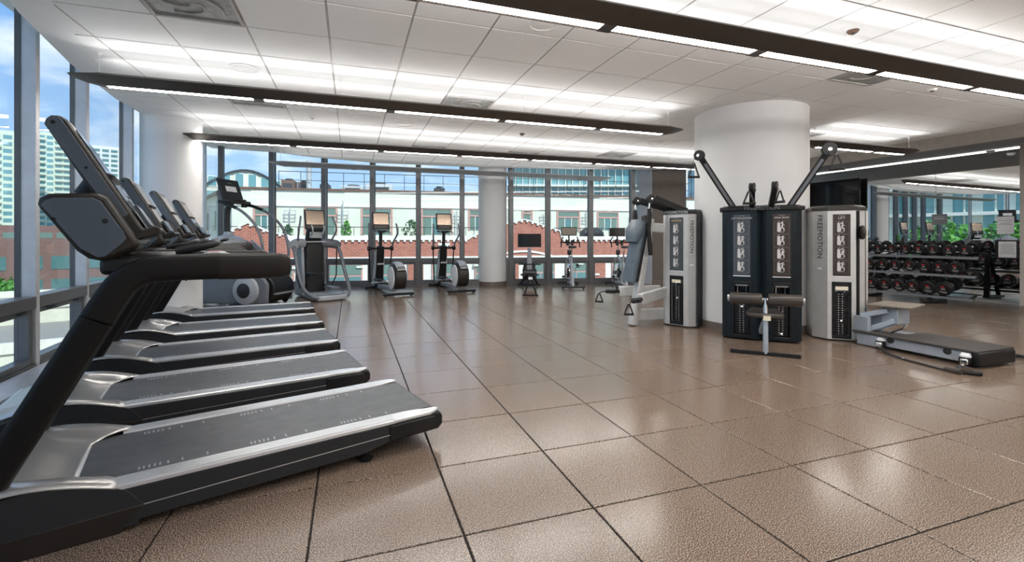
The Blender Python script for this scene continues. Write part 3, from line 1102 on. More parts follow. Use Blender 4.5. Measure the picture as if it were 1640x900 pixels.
def patio_umbrella(u, label):
    t = thing('folded_grill_cover', label, 'covered furniture', fp(u, -1.3, 1.12))
    MB().prism([(-.8, 0), (.8, 0), (.7, .5), (.3, .8), (-.4, .8), (-.75, .5)], -.35, .35, lambda a, b, c: (a, c, b)).build('cover', M['iron'], t, bevel=.05)
    MB().cbox(0, -.4, .3, 1.2, .05, .3).build('cover_flap', M['dark'], t, bevel=.01)
patio_umbrella(22.2, 'dark covered furniture on the terrace between the two spin bike screens')
patio_umbrella(25.6, 'dark covered furniture on the terrace beyond the second spin bike')

# ---- distant buildings
def tower(name, label, x, y, w, d, h, rz, fl_h, m_wall, m_glass, bays, balc=False, z0=GZ, cat='building'):
    t = thing(name, label, cat, (x, y, z0), rz)
    H_ = h - z0
    MB().box(-w / 2, w / 2, -d / 2, d / 2, 0, H_).build('wall', m_wall, t, smooth=0)
    MB().box(-w / 2 + .6, w / 2 - .6, -d / 2 + .6, d / 2 - .6, H_, H_ + fl_h * .5).build('roof_block', m_wall, t, smooth=0)
    nf = int(H_ / fl_h)
    g = MB()
    s = MB()
    bl = MB()
    for k in range(nf):
        z = H_ - (k + 1) * fl_h
        for q in range(bays):
            a = -w / 2 + w * (q + .12) / bays
            b = -w / 2 + w * (q + .88) / bays
            g.box(a, b, -d / 2 - .06, -d / 2 + .02, z + fl_h * .25, z + fl_h * .82)
            if balc and q % 3 != 2:
                bl.box(a - .3, b + .3, -d / 2 - 1.5, -d / 2, z, z + .25)
                bl.box(a - .3, b + .3, -d / 2 - 1.5, -d / 2 - 1.4, z + .25, z + 1.1)
        for q in range(max(2, int(bays * d / w))):
            n_ = max(2, int(bays * d / w))
            a = -d / 2 + d * (q + .15) / n_
            b = -d / 2 + d * (q + .85) / n_
            g.box(w / 2 - .02, w / 2 + .06, a, b, z + fl_h * .25, z + fl_h * .82)
            g.box(-w / 2 - .06, -w / 2 + .02, a, b, z + fl_h * .25, z + fl_h * .82)
    g.build('windows', m_glass, t, smooth=0)['kind'] = 'stuff'
    if bl.v:
        bl.build('balconies', m_wall, t, smooth=0)['kind'] = 'stuff'
    return t

def polar(px_, d):
    """point on the ground plan seen px_ pixels from the left of the frame at depth d"""
    q = (px_ - 820) / 747.0
    return (q * d * CS + d * SN, -q * d * SN + d * CS)
x, y = polar(-12, 205)
tower('apartment_tower', 'tall pale green tower with glazed bays seen in the leftmost window', x, y, 28, 20, 46, R(24), 3.0, M['towerc'], M['bglass2'], 8, True)
x, y = polar(88, 250)
tower('apartment_tower', 'pale tower with rows of balconies behind the nearest treadmill screen', x, y, 19, 18, 54.5, R(24), 3.0, M['towerc'], M['bglass2'], 6, True)
x, y = polar(169, 300)
tower('apartment_tower', 'white tower seen between the nearest treadmill and the left column', x, y, 21, 20, 57.0, R(22), 3.0, M['towerw'], M['bglass'], 5)
x, y = polar(20, 120)
tower('low_brick_block', 'low brown brick block in front of the leftmost tower', x, y, 22, 12, 3.0, R(24), 2.6, M['brickd'], M['bwin'], 7)
x, y = polar(135, 58)
tower('low_brick_block', 'brown brick block with a flat pale roof outside the left windows', x, y, 17, 9, -.4, R(20), 2.6, M['brickd'], M['bglass'], 6)
x, y = polar(386, 78)
ab = tower('arched_building', 'cream building with a curved arched roof beyond the stair climber', x, y, 11.5, 10, 8.9, R(19), 2.9, M['cream'], M['bglass2'], 5)
pts = [(-5.75, 18.4)] + [(-5.75 + 11.5 * k / 14, 18.4 + 2.9 * math.sin(PI * k / 14)) for k in range(15)] + [(5.75, 18.4)]
MB().py(pts, -5.05, 5).build('arched_gable', M['cream'], ab, smooth=0)
for k in range(6):
    f = MB().box(-5.2 + k * 1.8, -3.9 + k * 1.8, -5.14, -5.0, 18.55, 21.1 - abs(k - 2.5) * .35).build('window', M['creamw'], ab, smooth=0)
    MB().box(-5.08 + k * 1.8, -4.02 + k * 1.8, -5.2, -5.12, 18.7, 20.95 - abs(k - 2.5) * .35).build('pane', M['bglass2'], f, smooth=0)
rf = MB()
for k in range(14):
    a, b = pts[k + 1], pts[k + 2]
    rf.beam((a[0], -.2, a[1] + .1), (b[0], -.2, b[1] + .1), 10.6, .25)
rf.build('arched_roof', M['iron'], ab, smooth=0)
x, y = polar(440, 95)
tower('stepped_building', 'small pale stepped building right of the arched roof', x, y, 5, 6, 8.2, R(17), 2.9, M['towerw'], M['bglass'], 3)
# blue-green glass building behind the cream one, with terraces
x, y = polar(925, 64)
gb = tower('glass_building', 'blue green glass building with white terraces behind the cream roof', x, y, 19, 10, 30, R(-19), 2.7, M['bglass2'], M['bglass'], 14)
for k in range(11):
    MB().box(-9.6, 9.6, -6.2, -4.9, 2.2 + 2.7 * k + 9.5 - 2.7, 2.4 + 2.7 * k + 9.5 - 2.7).build('terrace_slab', M['creamw'], gb, smooth=0)
fins = MB()
for k in range(22):
    fins.box(-9.5 + k * .9, -9.42 + k * .9, -5.2, -5.0, 9, 39)
fins.build('white_fins', M['creamw'], gb, smooth=0)['kind'] = 'stuff'
x, y = polar(1260, 60)
tower('glass_building', 'glass building seen right of the brown pillar', x, y, 22, 10, 26, R(-24), 3.0, M['bglass2'], M['bglass'], 12)

# glass condominium and trees that only the mirror shows
gc = thing('condominium', 'blue green glass condominium above green trees, seen in the mirror', 'building', (-44, 30, GZ), R(80))
MB().box(-26, 20, 0, 14, 0, 46).build('glass_wall', M['bglass2'], gc, smooth=0)
for k in range(13):
    MB().box(-26.2, 20.2, -1.6, .1, 3.2 * k + 6.8, 3.2 * k + 7.15).build('terrace_slab', M['creamw'], gc, smooth=0)
    MB().box(-26.2, 20.2, -1.6, -1.52, 3.2 * k + 7.15, 3.2 * k + 8.05).build('glass_balustrade', M['glass'], gc, smooth=0)
fins = MB()
for k in range(19):
    fins.box(-26 + k * 2.5, -25.85 + k * 2.5, -.3, 0, 4, 46)
    fins.box(-24.9 + k * 2.5, -24.0 + k * 2.5, -.12, 0, 4, 46)
o = fins.build('white_fins', M['creamw'], gc, smooth=0)
o['kind'] = 'stuff'

def tree(x, y, h, r, m, label, grp, seed):
    t = thing('leafy_tree', label, 'tree', (x, y, GZ), 0, grp)
    rg = random.Random(seed)
    mb = MB()
    cl = [(rg.uniform(-.55, .55) * r, rg.uniform(-.55, .55) * r, h * rg.uniform(.5, .88), r * rg.uniform(.4, .65)) for _ in range(9)]
    for (cx, cy, cz, cr_) in cl:
        for k in range(330):
            d = Vector((rg.gauss(0, 1), rg.gauss(0, 1), rg.gauss(0, 1))).normalized()
            c = Vector((cx, cy, cz)) + d * cr_ * rg.uniform(.65, 1.08)
            n1 = Vector((rg.uniform(-1, 1), rg.uniform(-1, 1), rg.uniform(-1, 1))).normalized()
            e = n1.orthogonal().normalized()
            f = n1.cross(e)
            s = .22 * rg.uniform(.6, 1.3)
            mb.add([c - e * s, c + f * s * .6, c + e * s, c - f * s * .6], [(0, 1, 2, 3)])
    mb.build('crown', m, t, smooth=0)
    tb = MB().tube([(0, 0, 0), (.1, 0, h * .3), (0, .1, h * .62)], .22, 8, scales=[1, .8, .4])
    for k in range(4):
        c = cl[k]
        tb.tube([(0, 0, h * .35), (c[0] * .6, c[1] * .6, c[2] * .85), (c[0], c[1], c[2])], .09, 6, scales=[1, .7, .3])
    tb.build('trunk', M['bark'], t)
TREEL = ['seen at the right end of the mirror', 'in the middle of the mirror view, nearest the glass', 'behind the rightmost mirrored tree', 'at the left of the mirrored trees', 'in the second line of mirrored trees, centre', 'farthest left of the mirrored trees', 'farthest back at the right, by the condominium']
k = 0
for (x, y) in ((-18, 14.5), (-18.5, 20.5), (-23.5, 17.3), (-20.5, 26.5), (-24.5, 23.2), (-24.5, 31.5), (-29.5, 19.8)):
    tree(x, y, 11.8 + (k % 3) * .5, 2.9, M['leaf'], 'light green leafy tree outside, %s' % TREEL[k], 'trees seen in the mirror', 40 + k)
    k += 1
for i, (px_, d, h, l) in enumerate(((8, 62, 8.2, 'dark green tree at the left edge outside the window'), (-25, 50, 7.4, 'green tree outside at the far left, lower than the towers'),
                                    (14, 44, 6.2, 'low green tree outside the leftmost lower window pane'))):
    x, y = polar(px_, d)
    tree(x, y, h, 2.8, M['leafd'] if i == 0 else M['leaf'], l, 'trees outside the left windows', 60 + i)
# low flat roofs below the left windows
for i, (px_, d, w, dd, z, l) in enumerate(((60, 26, 16, 10, -4.2, 'flat pale roof terrace below the left windows'), (150, 34, 12, 8, -3.2, 'stepped flat roof outside beyond the treadmills'),
                                           (-60, 22, 12, 10, -5.0, 'low flat roof at the far left below the window'))):
    x, y = polar(px_, d)
    t = thing('flat_roof_building', l, 'building', (x, y, GZ), R(18))
    MB().box(-w / 2, w / 2, -dd / 2, dd / 2, 0, z - GZ).build('wall', M['cream'], t, smooth=0)
    pr_ = MB()
    for s in (-1, 1):
        pr_.box(s * w / 2 - .15, s * w / 2 + .15, -dd / 2, dd / 2, z - GZ, z - GZ + .5)
        pr_.box(-w / 2, w / 2, s * dd / 2 - .15, s * dd / 2 + .15, z - GZ, z - GZ + .5)
    pr_.build('parapet', M['creamw'], t, smooth=0)
    MB().box(-w / 2 + .2, w / 2 - .2, -dd / 2 + .2, dd / 2 - .2, z - GZ, z - GZ + .05).build('roof_deck', M['roofing'], t, smooth=0)
# ================================================================== treadmills
RR = rrect(.118, .070, .028)

def make_treadmill():
    t = thing('treadmill', 'x', 'treadmill', (0, 0, 0), 0)
    MB().py([(.03, .085), (.0, .11), (.0, .165), (.025, .192), (1.62, .192), (1.62, .035), (.55, .050), (.42, .075)], -.385, .385).build('deck_base', M['black'], t, bevel=.012)
    # belt with its ends bent over the roller
    b = MB()
    prof = [(.012, .150), (.016, .175), (.035, .193), (.06, .1965), (1.70, .1965), (1.70, .186), (.05, .186)]
    b.py(prof, -.288, .288)
    b.build('running_belt', M['belt'], t)
    mk = MB()
    for side in (-1, 1):
        for g in (.30, .75, 1.2):
            for k, dx in enumerate((0, .10, .155, .185, .205, .225, .245, .262)):
                mk.box(g + dx, g + dx + .007, side * .235 - .016, side * .235 + .016, .1965, .1972)
    o = mk.build('belt_marks', M['lgrey'], t, smooth=0)
    o['kind'] = 'stuff'
    for s in (-1, 1):
        # ridged side rail
        pr_ = [(.292, .190)]
        y = .296
        for k in range(5):
            pr_ += [(y, .2050), (y + .0125, .2050), (y + .0130, .1995), (y + .0165, .1995)]
            y += .0170
        pr_ += [(.380, .2035), (.388, .196), (.388, .182), (.292, .182)]
        pr_ = [(s * a, z) for a, z in pr_]
        MB().px(pr_, .30, 1.56).build('side_rail', M['railm'], t, smooth=0)
        cap = [(.015, .345), (.04, .372), (.09, .388), (.31, .389), (.31, .289), (.22, .289), (.14, .300), (.09, .318), (.03, .325)]
        cp_ = MB().pz([(a, s * c) for a, c in cap], .180, .2045)
        cp_.build('rear_cap', M['railm'], t, bevel=.007)
        MB().pz([(a - .004 if a < .1 else a, s * (c + .002)) for a, c in [(.0, .30), (.006, .348), (.035, .378), (.09, .392), (.34, .392), (.34, .36), (.1, .34)]], .088, .176).build('rear_corner', M['black'], t, bevel=.010)
        MB().beam((.10, s * .389, .128), (1.50, s * .389, .096), .004, .004).build('side_trim_line', M['satin'], t, smooth=0)
        sk = MB().py([(.34, .18), (1.56, .18), (1.56, .035), (.5, .055), (.34, .085)], s * .383 - .006, s * .383 + .006)
        sk.build('side_skirt', M['dark'], t, bevel=.003)
        # hood side cover
        sc = [(1.50, .176), (1.56, .205), (1.68, .245), (1.80, .258), (1.95, .240), (2.10, .190), (2.16, .12), (2.14, .02), (1.46, .018), (1.44, .10)]
        c_ = MB().py(sc, s * .392 - .02, s * .392)
        c_.lathe([(.0001, .0), (.012, .0), (.012, .002)], (1.71, s * .393, .165), (0, s, 0), 12)
        c_.build('hood_side_cover', M['dark'], t, bevel=.004)
        MB().py([(1.44, .10), (2.16, .085), (2.16, .0), (1.52, .0)], s * .388 - .01, s * .388 + .006).build('lower_side_cover', M['bronze'], t, bevel=.004)
        # leg with levelling foot
        ft = MB().lathe([(.0001, 0), (.040, 0), (.042, .014), (.026, .024), (.011, .030), (.011, .085)], (.46, s * .34, 0), n=18)
        f_o = ft.build('levelling_foot', M['black'], t)
        MB().cbox(.46, s * .34, .068, .055, .04, .04).build('foot_bracket', M['chrome'], f_o, bevel=.004)
        # upright and handrail
        up = [(2.03, s * .338, .06), (1.955, s * .338, .215), (1.815, s * .338, .485), (1.602, s * .338, .900)]
        MB().sweep(up, RR, up=(0, 1, 0)).build('upright', M['armblack'], t)
        hp = [(1.598, s * .338, .908)] + spl([(1.565, s * .338, .972), (1.51, s * .338, 1.058), (1.435, s * .338, 1.103), (1.34, s * .338, 1.112), (1.16, s * .338, 1.112)], 4)
        MB().sweep(hp, RR, up=(0, 1, 0)).build('handrail', M['armblack'], t)
        gp = [(1.162, s * .338, 1.112), (1.10, s * .338, 1.110), (.96, s * .338, 1.108), (.90, s * .338, 1.108), (.872, s * .338, 1.106), (.856, s * .338, 1.106), (.848, s * .338, 1.106)]
        MB().sweep(gp, [(a * 1.05, b_ * 1.06) for a, b_ in RR], up=(0, 1, 0), scales=[1, 1, 1, 1, .93, .78, .45]).build('hand_grip', M['griprub'], t)
    # hood: satin saddle over the motor
    nx, ny = 22, 30
    vs, fs = [], []
    def sst(a, b, x):
        x = max(0, min(1, (x - a) / (b - a)))
        return x * x * (3 - 2 * x)
    for j in range(ny + 1):
        y = -.398 + .796 * j / ny
        w = sst(.235, .315, abs(y))
        xs = 1.675 - .145 * sst(.22, .33, abs(y)) + .03 * sst(.33, .40, abs(y)) * 0
        for i in range(nx + 1):
            x = xs + (2.14 - xs) * i / nx
            zw = .208 + .070 * math.sin(PI * min(1, max(0, (x - 1.53) / .64)))
            zc = .198 + .075 * sst(1.66, 1.95, x) - .03 * sst(1.98, 2.14, x)
            z = zc * (1 - w) + zw * w
            if abs(y) > .39:
                z -= .012
            vs.append((x, y, z))
    for j in range(ny):
        for i in range(nx):
            a = j * (nx + 1) + i
            fs.append((a, a + 1, a + nx + 2, a + nx + 1))
    hd = MB().add(vs, fs)
    ho = hd.build('motor_hood', M['satin'], t, smooth=60)
    sm = ho.modifiers.new('thick', 'SOLIDIFY')
    sm.thickness = .008
    MB().box(1.60, 2.12, -.37, .37, .03, .185).build('motor_housing', M['black'], t, bevel=.01)
    # console
    MB().cbox(1.52, 0, 1.125, .15, .62, .075).build('cross_beam', M['black'], t, bevel=.02)
    tr = MB().pz([(1.10, -.30), (1.10, .30), (1.30, .31), (1.50, .30), (1.50, -.30), (1.30, -.31)], 1.135, 1.172)
    tr.build('console_tray', M['bronze'], t, bevel=.012)
    for s in (-1, 1):
        MB().lathe([(.045, .0), (.043, .012), (.036, .012), (.034, .004), (.0001, .003)], (1.26, s * .2, 1.168), n=20).build('cup_holder', M['dark'], t)
    MB().box(1.13, 1.19, -.05, .05, 1.172, 1.177).build('safety_label', M['red'], t, smooth=0)
    MB().box(1.12, 1.20, .06, .16, 1.172, 1.176).build('info_label', M['paper'], t, smooth=0)
    hb = spl([(1.33, -.24, 1.18), (1.20, -.24, 1.21), (1.16, -.16, 1.225), (1.16, .16, 1.225), (1.20, .24, 1.21), (1.33, .24, 1.18)], 4)
    MB().tube(hb, .017, 10).build('pulse_bar', M['black'], t)
    body = [(1.790, 1.385), (1.778, 1.412), (1.752, 1.430), (1.60, 1.442), (1.565, 1.425), (1.48, 1.27), (1.45, 1.215), (1.475, 1.195), (1.54, 1.160), (1.578, 1.146), (1.63, 1.160), (1.668, 1.195), (1.755, 1.335)]
    MB().py(body, -.315, .315).build('console_body', M['bronze'], t, bevel=.022)
    side = [(1.772, 1.382), (1.758, 1.402), (1.735, 1.412), (1.615, 1.418), (1.59, 1.405), (1.515, 1.275), (1.505, 1.245), (1.515, 1.228), (1.575, 1.168), (1.60, 1.165), (1.655, 1.205), (1.74, 1.335)]
    for s in (-1, 1):
        sp = MB().py(side, s * .317 - .003, s * .317 + .003)
        so_ = sp.build('console_side_plate', M['plate'], t, bevel=.002)
        MB().lathe([(.0001, 0), (.011, 0), (.011, .003)], (1.575, s * .318, 1.32), (0, s, 0), 12).build('bolt_hole', M['black'], so_)
        MB().lathe([(.0001, 0), (.008, 0), (.008, .003)], (1.735, s * .318, 1.325), (0, s, 0), 12).build('bolt_hole', M['black'], so_)
    MB().sweep([(1.66, 0, 1.43), (1.62, 0, 1.50), (1.60, 0, 1.55)], rrect(.09, .34, .03), up=(0, 1, 0)).build('screen_bracket', M['dark'], t)
    # tilted display panel
    back = [(1.768, 1.715), (1.765, 1.738), (1.750, 1.757), (1.727, 1.763), (1.700, 1.747), (1.455, 1.300), (1.430, 1.262), (1.470, 1.232), (1.520, 1.252)]
    MB().py(back, -.275, .275).build('display_housing', M['bronze'], t, bevel=.012)
    sp_ = [(1.768, 1.717), (1.764, 1.738), (1.748, 1.756), (1.728, 1.757), (1.712, 1.735), (1.50, 1.352), (1.54, 1.325)]
    for s in (-1, 1):
        dd = MB().py(sp_, s * .277 - .004, s * .277 + .004).build('display_side_plate', M['plate'], t, bevel=.002)
        MB().lathe([(.0001, 0), (.008, 0), (.008, .002)], (1.742, s * .281, 1.728), (0, s, 0), 12).build('screw', M['black'], dd)
        MB().lathe([(.0001, 0), (.006, 0), (.006, .002)], (1.640, s * .281, 1.548), (0, s, 0), 12).build('screw', M['black'], dd)
    d = Vector((1.700 - 1.455, 0, 1.747 - 1.300)).normalized()
    nrm = Vector((-d.z, 0, d.x))
    a = Vector((1.455, 0, 1.300)) + d * .10 + nrm * .003
    b_ = a + d * .37
    MB().beam(a, b_, .46, .004, up=nrm).build('screen', M['screen_off'], t, smooth=0)
    # small book rest at the foot of the display
    MB().py([(1.492, 1.232), (1.400, 1.262), (1.385, 1.285), (1.392, 1.300), (1.408, 1.302), (1.46, 1.280), (1.50, 1.272)], -.29, .29).build('reading_ledge', M['bronze'], t, bevel=.006)
    MB().py([(1.44, 1.30), (1.425, 1.31), (1.475, 1.40), (1.49, 1.395)], -.20, .20).build('control_strip', M['plate'], t, bevel=.002)
    return t

tm0 = make_treadmill()
TM = [((.537, 2.836), 196.5, 'nearest black treadmill, its console and handrail filling the left foreground'),
      ((.154, 3.905), 194, 'second treadmill in the row, right behind the nearest one'),
      ((-.093, 5.072), 192.5, 'third treadmill in the row, in the middle of the five'),
      ((-.305, 6.268), 190.5, 'fourth treadmill in the row, second from the far end'),
      ((-.497, 7.537), 188, 'farthest treadmill in the row, in front of the round white column')]
for i, (p, a, l) in enumerate(TM):
    o = tm0 if i == 0 else copy_tree(tm0)
    A = R(a)
    o.location = (p[0] - .39 * math.cos(A + PI / 2), p[1] - .39 * math.sin(A + PI / 2), 0)
    o.rotation_euler = (0, 0, A)
    o['label'] = l
    o['group'] = 'treadmills lined up along the left windows'

# ================================================================== stair climber
sc_ = thing('stair_climber', 'stair climbing machine with tall screen and long curved rails behind the treadmills', 'stair climber', (-1.24, 9.72, 0), R(150))
for s in (-1, 1):
    MB().py([(.02, .05), (1.36, .02), (1.42, .10), (1.40, .95), (1.28, 1.16), (1.05, 1.20), (.86, 1.12), (.08, .50), (.0, .40)], s * .33 - .04, s * .33 + .04).build('side_cover', M['grey'], sc_, bevel=.02)
    MB().beam((.08, s * .375, .50), (.95, s * .375, 1.20), .03, .035).build('side_trim', M['silver'], sc_, bevel=.005)
    MB().lathe([(.255, 0), (.27, .02), (.25, .06), (.15, .09), (.0001, .095)], (.42, s * .365, .285), (0, s, 0), 32).build('hub_cover', M['lgrey'], sc_)
    MB().lathe([(.14, .088), (.11, .110), (.0001, .116)], (.42, s * .365, .285), (0, s, 0), 28).build('hub_badge', M['dark'], sc_)
    r_ = spl([(1.02, s * .30, 1.90), (.80, s * .33, 1.84), (.50, s * .345, 1.70), (.22, s * .35, 1.42), (.10, s * .35, 1.05), (.12, s * .35, .80), (.26, s * .35, .62)], 6)
    MB().tube(r_, .025, 12).build('handrail', M['grey'], sc_)
    MB().tube(spl([(1.02, s * .30, 1.905), (.86, s * .325, 1.865), (.66, s * .34, 1.79)], 4), .031, 12).build('rail_grip', M['black'], sc_)
    MB().lathe([(.055, -.02), (.055, .02)], (.12, s * .28, .055), (0, 1, 0), 20).build('wheel', M['black'], sc_)
for k in range(5):
    x = .10 + k * .19
    z = .34 + k * .17
    MB().py([(x, z), (x + .25, z), (x + .25, z + .03), (x, z + .03)], -.28, .28).build('step', M['dark'], sc_, bevel=.006)
    MB().py([(x + .23, z + .03), (x + .25, z + .03), (x + .25, z + .17), (x + .23, z + .17)], -.28, .28).build('riser', M['black'], sc_)
MB().lathe([(.24, -.28), (.26, -.26), (.26, .26), (.24, .28)], (.18, 0, .30), (0, 1, 0), 28).build('step_drum', M['black'], sc_)
MB().box(-.12, .16, -.27, .27, .20, .235).build('entry_step', M['grey'], sc_, bevel=.008)
MB().lathe([(.30, 0), (.29, .06), (.20, .12), (.09, .16), (.07, .22)], (1.14, 0, 1.14), n=32).build('shroud', M['lgrey'], sc_)
MB().tube(spl([(1.15, 0, 1.25), (1.17, 0, 1.55), (1.15, 0, 1.80), (1.06, 0, 1.93)], 5), .052, 14).build('neck', M['dark'], sc_)
MB().cbox(1.0, 0, 1.925, .26, .56, .06).build('control_tray', M['dark'], sc_, bevel=.02)
MB().lathe([(.05, 0), (.055, .07), (.05, .075)], (.98, .22, 1.84), n=16).build('cup_holder', M['black'], sc_)
MB().lathe([(.05, 0), (.055, .07), (.05, .075)], (.98, -.22, 1.84), n=16).build('cup_holder', M['black'], sc_)
cn = MB().sweep([(1.02, 0, 1.93), (1.17, 0, 2.36)], rrect(.055, .50, .02), up=(0, 1, 0)).build('display', M['dark'], sc_, bevel=.008)
dd = Vector((.15, 0, .43)).normalized()
nn = Vector((-dd.z, 0, dd.x))
a = Vector((1.02, 0, 1.93)) + nn * .029
MB().beam(a + dd * .20, a + dd * .31, .26, .004, up=nn).build('lit_screen', M['paper'], cn, smooth=0)
MB().beam(a + dd * .37, a + dd * .38, .10, .004, up=nn).build('badge', M['printgrey'], cn, smooth=0)
MB().cbox(.90, -.02, 1.965, .12, .2, .03).build('keypad', M['vinylb'], sc_, bevel=.008)

# ================================================================== arc trainer / AMT
am = thing('motion_trainer', 'large silver and black cross trainer with side shoulders and hoop rails', 'cross trainer', (-.31, 9.83, 0), R(117))
MB().pz([(-.02, -.22), (.04, -.31), (.42, -.33), (.9, -.22), (1.35, -.20), (1.35, .20), (.9, .22), (.42, .33), (.04, .31), (-.02, .22)], .012, .115).build('base_plate', M['lgrey'], am, bevel=.025)
MB().pz([(.0, -.21), (.05, -.29), (.16, -.30), (.16, .30), (.05, .29), (.0, .21)], .114, .122).build('rear_edge', M['grey'], am, bevel=.003)
MB().sweep([(.98, 0, .08), (1.00, 0, .55), (1.02, 0, 1.02), (1.0, 0, 1.16)], rrect(.34, .40, .06), up=(0, 1, 0), scales=[1.05, .95, 1, .8]).build('front_tower', M['black'], am)
for s in (-1, 1):
    MB().py([(.86, .05), (1.30, .05), (1.24, .6), (1.16, 1.05), (.95, 1.12), (.90, .6)], s * .225 - .035, s * .225 + .035).build('side_cover', M['lgrey'] if s > 0 else M['grey'], am, bevel=.02)
    sh = spl([(1.02, s * .12, 1.10), (.98, s * .28, 1.13), (.88, s * .42, 1.11), (.78, s * .46, 1.08)], 4)
    MB().tube(sh, .105, 14, scales=[1, 1, 1, 1, .95, .95, .95, .92, .9, .9, .88, .85, .8]).build('shoulder_pod', M['lgrey'] if s > 0 else M['grey'], am)
    hoop = spl([(.80, s * .46, 1.06), (.70, s * .47, .92), (.52, s * .48, .55), (.30, s * .46, .24), (.10, s * .36, .10), (.04, s * .24, .07)], 5)
    MB().tube(hoop, .036, 12).build('hoop_rail', M['grey'], am)
    MB().tube([(.78, s * .43, 1.06), (.76, s * .41, .45), (.80, s * .33, .22)], .014, 8).build('link_rod', M['black'], am)
    mh = spl([(.90, s * .34, 1.10), (.84, s * .36, 1.22), (.72, s * .39, 1.40), (.73, s * .36, 1.58), (.78, s * .33, 1.68)], 5)
    MB().tube(mh, .019, 10).build('moving_handle', M['grey'], am)
    MB().tube(spl([(.84, s * .10, 1.28), (.74, s * .11, 1.34), (.70, s * .12, 1.44), (.74, s * .13, 1.50)], 4), .016, 8).build('fixed_handle', M['silver'], am)
    MB().tube([(.95, s * .17, 1.12), (.84, s * .17, .62), (.86, s * .17, .22)], .024, 8).build('drive_rod', M['dark'], am)
    pz_ = .50 if s > 0 else .20
    pd = MB().pz([(.28, s * .17 - .09), (.28, s * .17 + .09), (.66, s * .17 + .08), (.70, s * .17), (.66, s * .17 - .08)], pz_, pz_ + .045)
    po = pd.build('pedal', M['black'] if s > 0 else M['grey'], am, bevel=.012)
    MB().tube([(.66, s * .17, pz_ + .02), (.90, s * .17, pz_ - .02 if s > 0 else .25)], .028, 8).build('pedal_arm', M['black'], po)
MB().tube([(.82, -.20, 1.16), (.80, .20, 1.16)], .018, 8).build('cross_bar', M['silver'], am)
MB().sweep([(1.0, 0, 1.10), (.92, 0, 1.34), (.86, 0, 1.44)], rrect(.12, .32, .04), up=(0, 1, 0)).build('console_neck', M['dark'], am)
MB().cbox(.83, 0, 1.30, .05, .26, .13).build('keypad', M['lgrey'], am, bevel=.015)
MB().sweep([(.86, 0, 1.42), (.93, 0, 1.83)], rrect(.055, .42, .02), up=(0, 1, 0)).build('display', M['dark'], am, bevel=.008)
dd = Vector((.07, 0, .41)).normalized()
nn = Vector((-dd.z, 0, dd.x))
a = Vector((.86, 0, 1.42)) + nn * .030
MB().beam(a + dd * .10, a + dd * .39, .37, .004, up=nn).build('screen', M['screen_warm'], am, smooth=0)
MB().beam(a + dd * .03, a + dd * .085, .34, .004, up=nn).build('button_strip', M['vinylb'], am, smooth=0)

